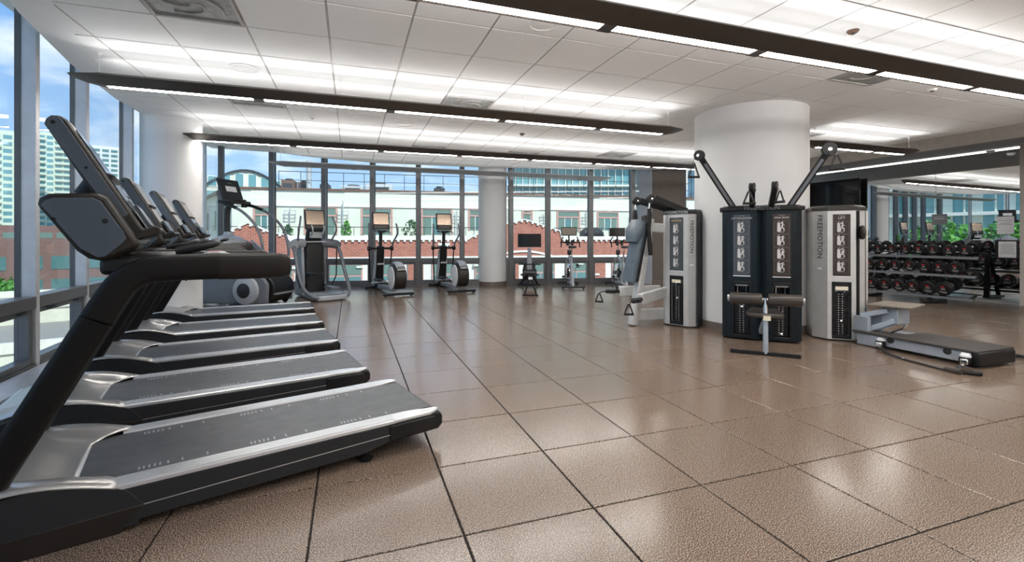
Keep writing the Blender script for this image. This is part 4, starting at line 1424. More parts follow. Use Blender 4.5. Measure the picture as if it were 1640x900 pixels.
# ================================================================== ellipticals
def make_elliptical():
    t = thing('elliptical_trainer', 'x', 'elliptical trainer')
    MB().cbox(0, 0, .045, .10, .66, .05).build('rear_foot_bar', M['black'], t, bevel=.012)
    for s in (-1, 1):
        MB().lathe([(.025, 0), (.025, .012), (.01, .02), (.01, .03)], (0, s * .28, 0), n=12).build('levelling_foot', M['dark'], t)
    # drum housing at the rear, offset to the right
    dy = -.07
    pr_ = []
    for k in range(33):
        th = R(-50 + 280 * k / 32)
        pr_.append((.34 + .33 * math.cos(th), .37 + .31 * math.sin(th)))
    MB().py(pr_, dy - .125, dy + .125).build('drum_housing', M['bronze'], t, bevel=.03)
    MB().lathe([(.245, 0), (.25, .012), (.235, .024), (.0001, .028)], (.34, dy + .118, .37), (0, 1, 0), 36).build('drum_side_disc', M['white'], t)
    MB().lathe([(.245, 0), (.25, .012), (.235, .024), (.0001, .028)], (.34, dy - .118, .37), (0, -1, 0), 36).build('drum_side_disc', M['lgrey'], t)
    MB().tube(spl([(.07, dy, .60), (.20, dy, .672), (.34, dy, .69), (.46, dy, .67)], 4), .095, 10, ry=.035).build('drum_top_cover', M['lgrey'], t)
    MB().box(.015, .03, dy - .09, dy + .09, .545, .575).build('drum_label', M['silver'], t, bevel=.004)
    MB().sweep([(.3, 0, .10), (.9, 0, .10), (1.75, 0, .07)], rrect(.10, .09, .02), up=(0, 1, 0)).build('base_rail', M['lgrey'], t)
    MB().cbox(1.75, 0, .035, .10, .56, .05).build('front_foot_bar', M['black'], t, bevel=.012)
    MB().sweep([(1.62, 0, .08), (1.50, 0, .50), (1.42, 0, .90), (1.40, 0, 1.04)], rrect(.17, .17, .04), up=(0, 1, 0), scales=[1.25, 1.0, .95, .9]).build('front_post', M['black'], t)
    for s in (-1, 1):
        MB().py([(1.55, .08), (1.78, .08), (1.52, .9), (1.45, .95), (1.44, .6)], s * .095 - .012, s * .095 + .012).build('post_side_cover', M['lgrey'], t, bevel=.006)
    MB().box(1.36, 1.44, -.075, .075, .60, .64).build('post_band', M['silver'], t, bevel=.004)
    MB().tube([(1.40, 0, 1.02), (1.38, 0, 1.30), (1.36, 0, 1.42)], .042, 12).build('neck', M['dark'], t)
    MB().tube([(1.40, -.29, .99), (1.40, .29, .99)], .028, 10).build('cross_axle', M['black'], t)
    for s in (-1, 1):
        MB().lathe([(.05, -.035), (.055, 0), (.05, .035)], (1.40, s * .27, .99), (0, 1, 0), 16).build('pivot_cap', M['black'], t)
        MB().tube(spl([(1.40, s * .27, 1.0), (1.30, s * .29, 1.16), (1.16, s * .33, 1.32), (1.16, s * .33, 1.46), (1.20, s * .32, 1.58)], 5), .020, 10).build('moving_handle', M['grey'], t)
        MB().tube([(1.40, s * .27, .98), (1.42, s * .25, .55), (1.46, s * .22, .16)], .016, 8).build('lower_link', M['black'], t)
        MB().tube(spl([(1.36, s * .05, 1.36), (1.26, s * .13, 1.40), (1.18, s * .17, 1.36), (1.14, s * .17, 1.34)], 4), .015, 8).build('fixed_handle', M['silver'], t)
        zz = .26 if s > 0 else .38
        pa = MB().tube([(.34 - .1 * s, s * .17, zz + .05 * s), (.85, s * .17, zz - .02), (1.46, s * .20, .16)], .026, 8).build('pedal_arm', M['silver'] if s > 0 else M['black'], t)
        MB().pz([(.62, s * .20 - .085), (.62, s * .20 + .085), (1.0, s * .20 + .075), (1.03, s * .20), (1.0, s * .20 - .075)], zz + .01, zz + .055).build('foot_plate', M['black'], pa, bevel=.012)
    MB().cbox(1.33, 0, 1.40, .10, .36, .05).build('console_tray', M['dark'], t, bevel=.02)
    MB().sweep([(1.345, 0, 1.44), (1.40, 0, 1.85)], rrect(.055, .40, .02), up=(0, 1, 0)).build('display', M['dark'], t, bevel=.008)
    dd = Vector((.055, 0, .41)).normalized()
    nn = Vector((-dd.z, 0, dd.x))
    a = Vector((1.345, 0, 1.44)) + nn * .030
    MB().beam(a + dd * .12, a + dd * .385, .35, .004, up=nn).build('screen', M['screen_warm'], t, smooth=0)
    MB().beam(a + dd * .03, a + dd * .095, .30, .004, up=nn).build('button_strip', M['vinylb'], t, smooth=0)
    return t
el = make_elliptical()
el.location = (.965, 10.17, 0)
el.rotation_euler = (0, 0, R(102))
el['label'] = 'left one of the two elliptical trainers facing the window'
e2 = copy_tree(el)
e2.location = (2.36, 10.28, 0)
e2.rotation_euler = (0, 0, R(96))
e2['label'] = 'right one of the two elliptical trainers, next to the slim white column'
el['group'] = e2['group'] = 'elliptical trainers at the far windows'

# ================================================================== rowing machine
rw = thing('rowing_machine', 'black rowing machine seen end-on, with a wide black screen', 'rowing machine', (3.64, 9.31, 0), R(69.5))
MB().cbox(0, 0, .018, .05, .34, .03).build('rear_foot', M['black'], rw, bevel=.008)
for s in (-1, 1):
    MB().beam((0, s * .13, .03), (.03, s * .015, .36), .025, .03).build('rear_leg', M['black'], rw, bevel=.004)
MB().sweep([(0, 0, .37), (2.0, 0, .27)], rrect(.07, .05, .012), up=(0, 1, 0)).build('seat_rail', M['grey'], rw)
MB().cbox(.01, 0, .375, .03, .09, .05).build('rail_end_cap', M['paper'], rw, bevel=.005)
MB().pz([(.30, -.12), (.26, 0), (.30, .12), (.50, .15), (.54, .06), (.54, -.06), (.50, -.15)], .44, .49).build('seat', M['vinyl'], rw, bevel=.015)
MB().cbox(.41, 0, .415, .16, .09, .05).build('seat_carriage', M['dark'], rw, bevel=.006)
MB().lathe([(.20, -.15), (.24, -.12), (.24, .12), (.20, .15)], (1.95, 0, .40), (0, 1, 0), 32).build('flywheel_housing', M['bronze'], rw)
MB().lathe([(.10, .15), (.09, .165), (.0001, .17)], (1.95, 0, .40), (0, 1, 0), 24).build('housing_cap', M['grey'], rw)
for s in (-1, 1):
    MB().beam((1.45, s * .16, .20), (1.62, s * .16, .44), .12, .025, up=(0, 1, 0)).build('foot_rest', M['black'], rw, bevel=.006)
    MB().beam((1.52, s * .22, .33), (1.52, s * .10, .33), .03, .05).build('foot_strap', M['vinylb'], rw)
MB().sweep([(1.78, 0, .45), (1.72, 0, .72), (1.66, 0, .98)], rrect(.12, .13, .03), up=(0, 1, 0), scales=[1.1, .9, .6]).build('monitor_mast', M['lgrey'], rw)
MB().tube([(1.32, -.27, .60), (1.32, .27, .60)], .016, 10).build('handle', M['black'], rw)
MB().tube([(1.32, 0, .60), (1.72, 0, .58)], .005, 6).build('chain', M['dark'], rw)
MB().cbox(2.12, 0, .03, .06, .58, .04).build('front_foot', M['black'], rw, bevel=.01)
for s in (-1, 1):
    MB().beam((2.1, s * .22, .04), (1.98, s * .06, .34), .04, .04).build('front_leg', M['black'], rw, bevel=.006)
mo = MB().cbox(1.62, 0, 1.175, .035, .58, .335).build('monitor', M['black'], rw, bevel=.006)
MB().cbox(1.601, 0, 1.175, .002, .555, .31).build('screen', M['screen_off'], mo, smooth=0)

# ================================================================== spin bikes
def make_bike():
    t = thing('spin_bike', 'x', 'exercise bike')
    MB().cbox(0, 0, .045, .06, .57, .035).build('rear_foot_bar', M['dark'], t, bevel=.01)
    MB().cbox(1.18, 0, .045, .06, .55, .035).build('front_foot_bar', M['dark'], t, bevel=.01)
    for x in (0, 1.18):
        for s in (-1, 1):
            MB().lathe([(.024, 0), (.024, .014), (.01, .02), (.01, .03)], (x, s * .25, 0), n=12).build('levelling_foot', M['black'], t)
    MB().sweep([(0, 0, .06), (.5, 0, .10), (1.18, 0, .06)], rrect(.05, .07, .012), up=(0, 1, 0)).build('base_rail', M['lgrey'], t)
    MB().sweep(spl([(.02, 0, .07), (.22, 0, .36), (.38, 0, .62), (.62, 0, .66), (.88, 0, .74)], 4), rrect(.07, .06, .02), up=(0, 1, 0)).build('main_frame', M['lgrey'], t)
    MB().sweep([(.55, 0, .12), (.45, 0, .45), (.34, 0, .78)], rrect(.06, .05, .015), up=(0, 1, 0)).build('seat_tube', M['lgrey'], t)
    MB().tube([(.34, 0, .76), (.28, 0, .98)], .017, 10).build('seat_post', M['chrome'], t)
    MB().pz([(.12, -.10), (.08, 0), (.12, .10), (.22, .10), (.33, .035), (.42, .02), (.42, -.02), (.33, -.035), (.22, -.10)], .985, 1.04).build('saddle', M['vinyl'], t, bevel=.018)
    for s in (-1, 1):
        MB().sweep([(1.16, s * .08, .07), (1.05, s * .085, .42), (.93, s * .05, .72)], rrect(.05, .025, .008), up=(0, 1, 0)).build('fork_leg', M['lgrey'], t)
        MB().lathe([(.045, -.01), (.05, 0), (.045, .01)], (.98, s * .09, .33), (0, 1, 0), 14).build('axle_cap', M['black'], t)
        cx, cz = (.62, .20) if s > 0 else (.50, .50)
        MB().beam((.56, s * .11, .35), (cx, s * .11, cz), .018, .03).build('crank', M['chrome'], t, bevel=.003)
        pe = MB().cbox(cx, s * .17, cz, .10, .09, .022).build('pedal', M['black'], t, bevel=.005)
        MB().beam((cx + .05, s * .13, cz + .045), (cx + .05, s * .21, cz + .045), .02, .05).build('toe_cage', M['dark'], pe)
    MB().lathe([(.0001, -.012), (.20, -.014), (.225, -.018), (.23, 0), (.225, .018), (.20, .014), (.0001, .012)], (.98, 0, .33), (0, 1, 0), 40).build('flywheel', M['chrome'], t)
    MB().lathe([(.12, -.02), (.13, 0), (.12, .02)], (.56, .07, .35), (0, 1, 0), 28).build('chain_guard', M['black'], t)
    MB().sweep([(.56, .07, .35), (.98, .05, .33)], rrect(.11, .03, .012), up=(0, 1, 0)).build('belt_cover', M['black'], t)
    MB().tube([(.90, 0, .72), (.86, 0, 1.08)], .020, 10).build('handlebar_post', M['chrome'], t)
    hb = spl([(.66, -.10, 1.20), (.80, -.10, 1.13), (.85, 0, 1.10), (.80, .10, 1.13), (.66, .10, 1.20)], 4)
    MB().tube(hb, .014, 8).build('inner_handlebar', M['black'], t)
    for s in (-1, 1):
        MB().tube(spl([(.85, 0, 1.10), (.84, s * .12, 1.12), (.78, s * .23, 1.12), (.66, s * .235, 1.10), (.60, s * .235, 1.0)], 4), .016, 8).build('drop_handlebar', M['black'], t)
        MB().tube(spl([(.80, s * .22, 1.12), (.76, s * .21, 1.20), (.70, s * .18, 1.26)], 3), .015, 8).build('bar_end', M['black'], t)
        MB().lathe([(.035, 0), (.038, .12), (.03, .14)], (.74, s * .06, 1.04), n=14).build('bottle_holder', M['dark'], t)
    MB().cbox(.90, 0, .86, .08, .10, .14).build('resistance_unit', M['dark'], t, bevel=.02)
    MB().tube([(.92, 0, 1.08), (1.0, 0, 1.30)], .02, 8).build('screen_arm', M['black'], t)
    return t

def bike_screen(t, m, dz=0):
    mo = MB().cbox(.98, 0, 1.41 + dz, .035, .41, .225).build('monitor', M['black'], t, bevel=.008)
    MB().cbox(.961, 0, 1.41 + dz, .002, .375, .19).build('screen', m, mo, smooth=0)
bk = make_bike()
bk2 = copy_tree(bk)
bike_screen(bk, mat('taupe_screen', (.30, .26, .22), .2, .6))
bike_screen(bk2, M['screen_off'], -.02)
bk.location = (5.10, 10.20, 0)
bk.rotation_euler = (0, 0, R(70))
bk2.location = (6.34, 9.78, 0)
bk2.rotation_euler = (0, 0, R(72))
bk['label'] = 'left spin bike of the two, its screen reflecting light'
bk2['label'] = 'right spin bike of the two, with a dark screen, partly behind the chest machine'
bk['group'] = bk2['group'] = 'spin bikes at the far windows'
# ================================================================== cable machines
def cable_handle(label, top, ang=0.0, w=.12, h=.17, tilt=0.0, group='black stirrup cable handles'):
    """stirrup handle hanging from a pulley at 'top'"""
    t = thing('cable_handle', label, 'handle', top, ang, group)
    t.rotation_euler = (tilt, 0, ang)
    for s in (-1, 1):
        MB().beam((0, s * .008, -.025), (0, s * w / 2, -h), .020, .004, up=(1, 0, 0)).build('strap', M['cable'], t)
        MB().lathe([(.014, -.004), (.020, 0), (.014, .006)], (0, s * (w / 2 + .002), -h), (0, 1, 0), 14).build('grip_end', M['cable'], t)
    MB().tube([(0, -w / 2, -h), (0, w / 2, -h)], .014, 12).build('grip', M['foam'], t)
    MB().tube([(0, 0, 0), (0, .010, -.012), (0, 0, -.03), (0, -.010, -.012)], .0035, 6, closed=True).build('clip', M['chrome'], t)
    return t

def pictogram(seed):
    """flat print: a seated figure at a machine block"""
    mb = MB()
    f = lambda a, b, t: (t, a, b)
    lean = (seed % 3) * .004
    mb.prism([(-.042, -.045), (-.010, -.045), (-.004, -.018), (-.012, .012), (-.016, .045), (-.040, .050)], 0, .0006, f)
    mb.prism([(-.036, .046), (-.030, .046), (-.018, .062), (-.024, .064)], 0, .0006, f)
    up = [(-.016, .044), (.012, .066), (.016, .061), (-.012, .036)] if seed % 2 == 0 else [(-.016, .040), (.022, .052), (.024, .046), (-.012, .032)]
    mb.prism(up, 0, .0006, f)
    mb.prism([(-.004, .0), (.012 + lean, .0), (.014 + lean, .030), (.000, .032)], 0.0006, .0012, f)
    c = [(.008 + lean + .009 * math.cos(R(k * 45)), .042 + .009 * math.sin(R(k * 45))) for k in range(8)]
    mb.prism(c, 0.0006, .0012, f)
    mb.prism([(-.004, -.002), (.024, -.004), (.026, -.040), (.018, -.042), (.016, -.012), (-.004, -.012)], 0.0006, .0012, f)
    mb.prism([(.010, .026), (.026, .018 + .008 * (seed % 2)), (.028, .024 + .008 * (seed % 2)), (.012, .032)], 0.0006, .0012, f)
    mb.prism([(-.034, -.052), (.018, -.052), (.018, -.048), (-.034, -.048)], 0, .0006, f)
    return mb
PIC = [pictogram(k).mesh('pictogram', M['print'], 0) for k in range(4)]

def tower_unit(par, x, y, ang, w, ch, dep, m_body, m_cap, m_pl, title, mt, side_text=None, pin=.33, m_text=None, plw=.19, zt=1.64):
    """weight stack tower; face centre at (x, y) of the machine, facing ang; +y of the tower is to the viewer's right"""
    T = Matrix.Translation((x, y, 0)) @ Matrix.Rotation(R(ang), 4, 'Z')
    pl = [(0, -w / 2), (0, w / 2), (-ch, w / 2 + ch), (-dep, w / 2 + ch), (-dep, -w / 2 - ch), (-ch, -w / 2 - ch)]
    # shell built as separate panels so the front is really open at the weight stack
    o = .088
    body = MB()
    body.pz([(0, w / 2), (-ch, w / 2 + ch), (-dep, w / 2 + ch), (-dep, o), (-.17, o), (0, o)], .02, zt - .065)
    body.pz([(0, -o), (-.17, -o), (-dep, -o), (-dep, -w / 2 - ch), (-ch, -w / 2 - ch), (0, -w / 2)], .02, zt - .065)
    body.box(-dep, -.17, -o, o, .02, zt - .065)
    body.box(-.17, 0, -o, o, .715, zt - .065)
    body.box(-.17, 0, -o, o, .02, .055)
    b = body.xf(T).build('weight_stack_tower', m_body, par, smooth=0)
    ex = .012
    cp = [(ex, -w / 2), (ex, w / 2), (-ch + ex * .4, w / 2 + ch + ex), (-dep, w / 2 + ch + ex), (-dep, -w / 2 - ch - ex), (-ch + ex * .4, -w / 2 - ch - ex)]
    cpt = [(-.035 + a * .9, c * .88) for a, c in cp]
    vs = [(a, c, zt - .065) for a, c in cp] + [(a, c, zt - .022) for a, c in cp] + [(a, c, zt) for a, c in cpt]
    fs = [tuple(reversed(range(6))), tuple(range(12, 18))]
    for i in range(6):
        j = (i + 1) % 6
        fs += [(i, j, 6 + j, 6 + i), (6 + i, 6 + j, 12 + j, 12 + i)]
    MB().add(vs, fs).xf(T).build('tower_cap', m_cap, b, bevel=.005, smooth=0)
    # placard with four pictures
    z0, z1 = .775, 1.53
    ph = plw / 2
    pk = MB().box(.001, .0035, -ph, ph, z0, z1).xf(T).build('instruction_placard', m_pl, par, smooth=0)
    TT = lambda yy, zz: T @ Matrix.Translation((.004, yy, zz))
    Tx = T @ Matrix(((0, 0, 1, .0042), (1, 0, 0, 0), (0, 1, 0, z1 - .045), (0, 0, 0, 1)))
    text('title', title, .030 if len(title) > 5 else .040, Tx, mt, pk)
    MB().box(.0036, .004, -ph * .35, ph * .35, z1 - .018, z1 - .012).xf(T).build('title_line', M['printgrey'], pk, smooth=0)
    for k in range(4):
        zc = z1 - .160 - k * .158
        fr = MB()
        hw = ph * .82
        for (a, b2, c, d) in ((-hw, hw, zc + .074, zc + .0755), (-hw, hw, zc - .0755, zc - .074), (-hw, -hw + .0015, zc - .075, zc + .075), (hw - .0015, hw, zc - .075, zc + .075)):
            fr.box(.0036, .0042, a, b2, c, d)
        fr.xf(T).build('picture_border', M['printgrey'], pk, smooth=0)
        po = bpy.data.objects.new('pictogram', PIC[k])
        C.objects.link(po)
        po.parent = pk
        po.matrix_local = T @ Matrix.Translation((.004, 0, zc)) @ Matrix.Scale(1.12, 4)
    MB().box(.0036, .0042, -ph, ph, z0 + .001, z0 + .010).xf(T).build('placard_edge', M['paper'], pk, smooth=0)
    # weight window
    sw = MB()
    sw.box(-.02, .010, -.100, -.082, .055, .715)
    sw.box(-.02, .010, .082, .100, .055, .715)
    sw.box(-.02, .010, -.100, .100, .655, .715)
    sw.box(-.02, .010, -.100, .100, .030, .070)
    s_ = sw.xf(T).build('window_surround', M['black'], par, bevel=.006)
    MB().box(.0105, .012, -.065, .065, .615 if m_body != M['tblack'] else .66, .660 if m_body != M['tblack'] else .675).xf(T).build('weight_label', M['cream_label'] if m_body != M['tblack'] else M['printgrey'], s_, smooth=0)
    st = MB()
    for k in range(18):
        st.box(-.14, -.035, -.075, .075, .075 + k * .028, .100 + k * .028)
    so_ = st.xf(T).build('weight_plates', M['black'], par, smooth=0)
    so_['kind'] = 'stuff'
    dt = MB()
    for k in range(18):
        for yy in (-.022, .018):
            dt.box(-.035, -.0335, yy - .005, yy + .005, .082 + k * .028, .092 + k * .028)
    d_ = dt.xf(T).build('weight_numbers', M['print'], so_, smooth=0)
    d_['kind'] = 'stuff'
    pn = MB().lathe([(.005, -.04), (.005, 0), (.016, .002), (.018, .014), (.010, .022), (.0001, .024)], (-.02, .0, pin), (1, 0, 0), 16)
    pn.xf(T).build('selector_pin', M['chrome'], par)
    for yy in (-.05, .05):
        MB().cyl((-.08, yy, .56), (-.08, yy, .72), .010, 8).xf(T).build('guide_rod', M['chrome'], par)
    if side_text:
        s = -1 if side_text == 'left' else 1
        # text runs down the chamfered face
        px_, py_ = -ch / 2, s * (w / 2 + ch / 2)
        n = Vector((1, s, 0)).normalized()
        B = basis((px_ + n.x * .0015, py_ + n.y * .0015, 1.26), (0, 0, -1), n.cross(Vector((0, 0, -1))))
        text('lettering', 'FREEMOTION', .088 if ch > .1 else .074, T @ B, M['dark'] if m_text is None else m_text, par)
        lb = MB().box(-.025, .025, -.012, .012, 0, .0015)
        B2 = basis((px_ + n.x * .0015, py_ + n.y * .0015, .87), Vector((0, 0, 1)).cross(n), (0, 0, 1))
        lb.xf(T @ B2).build('serial_label', M['paper'], par, smooth=0)
    return T

def pulley(par, p, axis, r=.045, m=None, name='pulley'):
    a = Vector(axis).normalized()
    o = MB().lathe([(r * .3, -.028), (r, -.026), (r * 1.05, -.018), (r * 1.05, -.012), (r * .85, 0), (r * 1.05, .012), (r * 1.05, .018), (r, .026), (r * .3, .028)], p, a, 24).build(name, m or M['cable'], par)
    MB().lathe([(.0001, -.034), (r * .28, -.033), (r * .30, .033), (.0001, .034)], p, a, 14).build('axle', M['chrome'], o)
    return o

# ---- centre: black twin tower (lat pulldown / high row)
m2 = thing('lat_pulldown_machine', 'black twin-tower cable machine with long raised arms before the big column', 'exercise machine', (4.69, 4.31, 0), R(226.5))
tower_unit(m2, .0, -.235, -4, .32, .06, .34, M['tblack'], M['black'], M['placardg'], 'LAT PULLDOWN', M['print'], pin=.40, plw=.19)
tower_unit(m2, .0, .190, 4, .32, .06, .34, M['tblack'], M['black'], M['placard'], 'HIGH ROW', M['print'], pin=.10, plw=.19)
MB().box(-.30, -.045, -.05, .01, .02, 1.58).build('centre_recess', M['black'], m2, smooth=0)
MB().pz([(.02, -.40), (.02, .36), (-.06, .44), (-.36, .44), (-.36, -.48), (-.06, -.48)], 1.572, 1.625).build('top_cap', M['black'], m2, bevel=.012)
B = basis((.0225, -.02, 1.600), (0, 1, 0), (0, 0, 1))
text('lettering', 'FREEMOTION', .062, B, M['grey'], m2, .002)
for s, e in ((-1, (.13, -.695, 2.24)), (1, (.08, .635, 2.22))):
    b0 = (-.12, s * .28 - .02, 1.58)
    MB().beam(b0, e, .070, .085, up=(1, 0, 0)).build('long_arm', M['black'], m2, bevel=.008)
    dv = (Vector(e) - Vector(b0)).normalized()
    MB().beam(Vector(b0) + Vector((.040, 0, 0)) + dv * .05, Vector(e) + Vector((.040, 0, 0)) - dv * .1, .034, .012, up=(1, 0, 0)).build('arm_slot_plate', M['grey'], m2)
    pulley(m2, Vector(e) + dv * .03, (1, s * .5 if s < 0 else .1, 0), .062 if s < 0 else .074)
    MB().tube([Vector(e) + dv * .03 + Vector((0, .045 * (-1 if s < 0 else 1), 0)), Vector(e) + dv * .03 + Vector((.03, .055 * (-1 if s < 0 else 1), -.05))], .006, 6).build('cable', M['cable'], m2)
for s, e in ((-1, (.33, -.135, 1.82)), (1, (.30, .095, 1.83))):
    b0 = (-.06, s * .10 - .02, 1.60)
    MB().beam(b0, e, .060, .07).build('short_arm', M['black'], m2, bevel=.008)
    pulley(m2, e, (.3, 1, 0), .056)
cable_handle('stirrup handle hanging from the left long arm of the black twin tower', m2.matrix_basis @ Vector((.15, -.775, 2.20)), R(226.5 + 20), .13, .20)
cable_handle('stirrup handle hanging from the right long arm of the black twin tower', m2.matrix_basis @ Vector((.10, .715, 2.20)), R(226.5 - 20), .14, .19)
cable_handle('stirrup handle leaning on the cap from the left short arm', m2.matrix_basis @ Vector((.36, -.17, 1.80)), R(226.5 + 15), .12, .16)
cable_handle('stirrup handle leaning on the cap from the right short arm', m2.matrix_basis @ Vector((.33, .14, 1.80)), R(226.5 - 50), .11, .15)
# seat stand in front
MB().beam((.74, -.37, .018), (.74, .29, .018), .045, .034).build('stand_foot', M['black'], m2, bevel=.004)
MB().tube([(.74, -.03, .02), (.74, -.03, .27), (.70, -.03, .42)], .026, 14).build('stand_post', M['bluegrey'], m2)
MB().tube([(.70, -.03, .43), (.68, -.03, .60)], .022, 12, scales=[1.2, .9]).build('roller_post', M['chrome'], m2)
MB().sweep([(.10, -.03, .14), (.40, -.03, .26), (.72, -.03, .36)], rrect(.07, .05, .012), up=(0, 1, 0)).build('seat_beam', M['bluegrey'], m2)
MB().lathe([(.0001, -.03), (.018, -.03), (.018, -.02)], (.745, -.03, .22), (1, 0, 0), 14).build('adjusting_knob', M['dark'], m2)
MB().pz([(.30, -.16), (.28, -.03), (.30, .10), (.60, .15), (.74, .14), (.78, -.03), (.74, -.20), (.60, -.21)], .395, .445).build('seat_pad', M['vinylb'], m2, bevel=.018)
MB().cbox(.775, -.02, .40, .02, .07, .05).build('seat_tag', M['cream_label'], m2, smooth=0)
for a, b in ((-.375, -.055), (-.005, .315)):
    ro = MB().lathe([(.035, a), (.060, a + .008), (.064, a + .02), (.064, b - .02), (.060, b - .008), (.035, b)], (.68, 0, .585), (0, 1, 0), 28).build('thigh_roller', M['vinylb'], m2)
for y in (-.385, .32):
    MB().lathe([(.0001, -.012), (.034, -.012), (.038, 0), (.034, .012), (.0001, .012)], (.68, y, .585), (0, 1, 0), 22).build('roller_end_cap', M['silver'], m2)
MB().tube([(.68, -.39, .585), (.68, .33, .585)], .018, 10).build('roller_axle', M['chrome'], m2)

# ---- left: silver chest / shoulder machine
m1 = thing('chest_shoulder_machine', 'silver cable machine with tall padded backrest, left of the big column', 'exercise machine', (4.33, 5.72, 0), R(180))
tower_unit(m1, 0, .28, 25, .33, .075, .36, M['alu'], M['dark'], M['placardg'], 'SHOULDER', M['yellow'], side_text='right', pin=.40, plw=.20)
MB().box(-.30, -.10, .255, .262, .02, 1.57).xf(Matrix.Translation((0, .28, 0)) @ Matrix.Rotation(R(25), 4, 'Z')).xf(Matrix.Identity(4)).build('side_recess', M['dark'], m1, smooth=0)
MB().box(-.20, -.09, -.250, -.238, .02, 1.57).xf(Matrix.Translation((0, .28, 0)) @ Matrix.Rotation(R(25), 4, 'Z')).build('side_recess', M['dark'], m1, smooth=0)
text('lettering', 'FREEMOTION', .055, Matrix.Translation((0, .28, 0)) @ Matrix.Rotation(R(25), 4, 'Z') @ basis((.0135, 0, 1.598), (0, 1, 0), (0, 0, 1)), M['silver'], m1, .002)
# frame
MB().sweep([(.53, 0, .01), (.40, 0, .70), (.235, 0, 1.52)], rrect(.10, .12, .02), up=(0, 1, 0), scales=[1.15, 1, .9]).build('upright_frame', M['alu'], m1)
MB().beam((-.22, .03, .145), (.47, 0, .145), .10, .16).build('base_beam', M['alu'], m1, bevel=.012)
MB().beam((-.15, .03, 1.37), (.26, 0, 1.40), .09, .13).build('top_link', M['alu'], m1, bevel=.012)
for s, e in ((1, (.70, .43, .43)), (-1, (.55, -.33, .45))):
    MB().beam((0.0, s * .08, .47), e, .07, .15).build('low_arm', M['alu'], m1, bevel=.014)
    dv = (Vector(e) - Vector((0, s * .08, .47))).normalized()
    p = Vector(e) + dv * .10
    MB().beam(Vector(e) - dv * .02, p + dv * .10, .075, .055).build('pulley_cover', M['black'], m1, bevel=.02)
    pulley(m1, p, (0, 0, 1), .062)
    MB().tube([p + dv * .06, p + dv * .14, p + dv * .20 + Vector((0, 0, -.02))], .008, 6).build('cable', M['cable'], m1)
    top = m1.matrix_basis @ (p + dv * .19)
    cable_handle('stirrup handle on the %s low arm of the silver chest machine' % ('nearer' if s > 0 else 'farther'), top, R(180 + (65 if s > 0 else 55)), .11, .15)
# backrest and head roll
d = Vector((-.15, 0, .80)).normalized()
MB().sweep([(.60, 0, .62), (.52, 0, .98), (.42, 0, 1.42)], rrect(.085, .27, .035), up=(0, 1, 0)).build('backrest', M['greyvinyl'], m1)
MB().sweep([(.545, 0, .63), (.455, 0, 1.00), (.345, 0, 1.50)], rrect(.045, .25, .012), up=(0, 1, 0)).build('backrest_board', M['black'], m1)
MB().sweep([(.53, 0, 1.18), (.50, 0, 1.33), (.43, 0, 1.48)], rrect(.15, .31, .06), up=(0, 1, 0), scales=[.8, 1.08, .85]).build('head_roll', M['greyvinyl'], m1)
MB().cbox(.335, 0, 1.52, .06, .08, .10).build('adjuster', M['vinylb'], m1, bevel=.012)
for s, e in ((1, (.30, .16, 1.80)), (-1, (.33, -.14, 1.79))):
    MB().beam((-.20, .16 + s * .08, 1.62), e, .075, .10).build('upper_arm', M['black'], m1, bevel=.014)
    pulley(m1, Vector(e) + Vector((.04, 0, -.01)), (0, 1, 0), .062)
    MB().tube([Vector(e) + Vector((.06, 0, -.04)), Vector(e) + Vector((.065, 0, -.13))], .014, 8).build('steel_clip', M['chrome'], m1)
    t = thing('ab_strap', 'long black padded strap hanging from the %s top pulley of the silver machine' % ('nearer' if s > 0 else 'farther'), 'strap',
              m1.matrix_basis @ Vector((e[0] + .065, e[1], e[2] - .14)), R(180), 'black padded straps on the silver machine')
    if s > 0:
        MB().tube([(0, 0, 0), (-.005, 0, -.10), (.01, .0, -.30), (-.01, .0, -.52), (-.02, .0, -.66)], .042, 12, ry=.030, scales=[.7, 1, .8, 1, .9]).build('strap_pad', M['foam'], t)
    else:
        MB().tube([(0, 0, 0), (0, 0, -.10), (-.01, .0, -.32), (0.0, .0, -.50), (0.0, .0, -.62)], .040, 12, ry=.030, scales=[.7, 1, .8, 1, .9]).build('strap_pad', M['foam'], t)
    MB().tube([(0, 0, 0.02), (0, .012, .005), (0, 0, -.015), (0, -.012, .005)], .004, 6, closed=True).build('strap_ring', M['chrome'], t)

# ---- right: silver lift tower with the low platform
m3 = thing('platform_lift_machine', 'silver single-tower machine with a low black platform at the right', 'exercise machine', (5.588, 4.01, 0), 0)
tower_unit(m3, 0, 0, 230.7, .29, .13, .42, M['alu'], M['vinylb'], M['placard'], 'LIFT', M['print'], side_text='left', pin=.24, plw=.18)
T3 = Matrix.Rotation(R(230.7), 4, 'Z')
text('lettering', 'FREEMOTION', .060, T3 @ basis((.0135, 0, 1.600), (0, 1, 0), (0, 0, 1)), M['dark'], m3, .002)
MB().beam((-.020, .170, .05), (-.020, .170, 1.57), .012, .05, up=(1, -1, 0)).xf(T3).build('pulley_channel', M['black'], m3, smooth=0)
MB().box(-.20, -.135, .262, .285, .05, 1.57).xf(T3).build('side_channel', M['black'], m3, smooth=0)
MB().box(-.34, -.14, .28, .31, .05, 1.57).xf(T3).build('channel_side', M['satin'], m3, bevel=.004)
MB().lathe([(.03, -.02), (.075, -.018), (.085, -.008), (.085, .008), (.075, .018), (.03, .02)], (.012, .205, 1.31), (0, 1, 0), 28).xf(Matrix.Scale(1, 4)).xf(T3).build('carriage_pulley', M['vinylb'], m3)
W = Vector((5.588, 4.01, 0))
def w3(x, y, z):
    return Vector((x, y, z)) - W
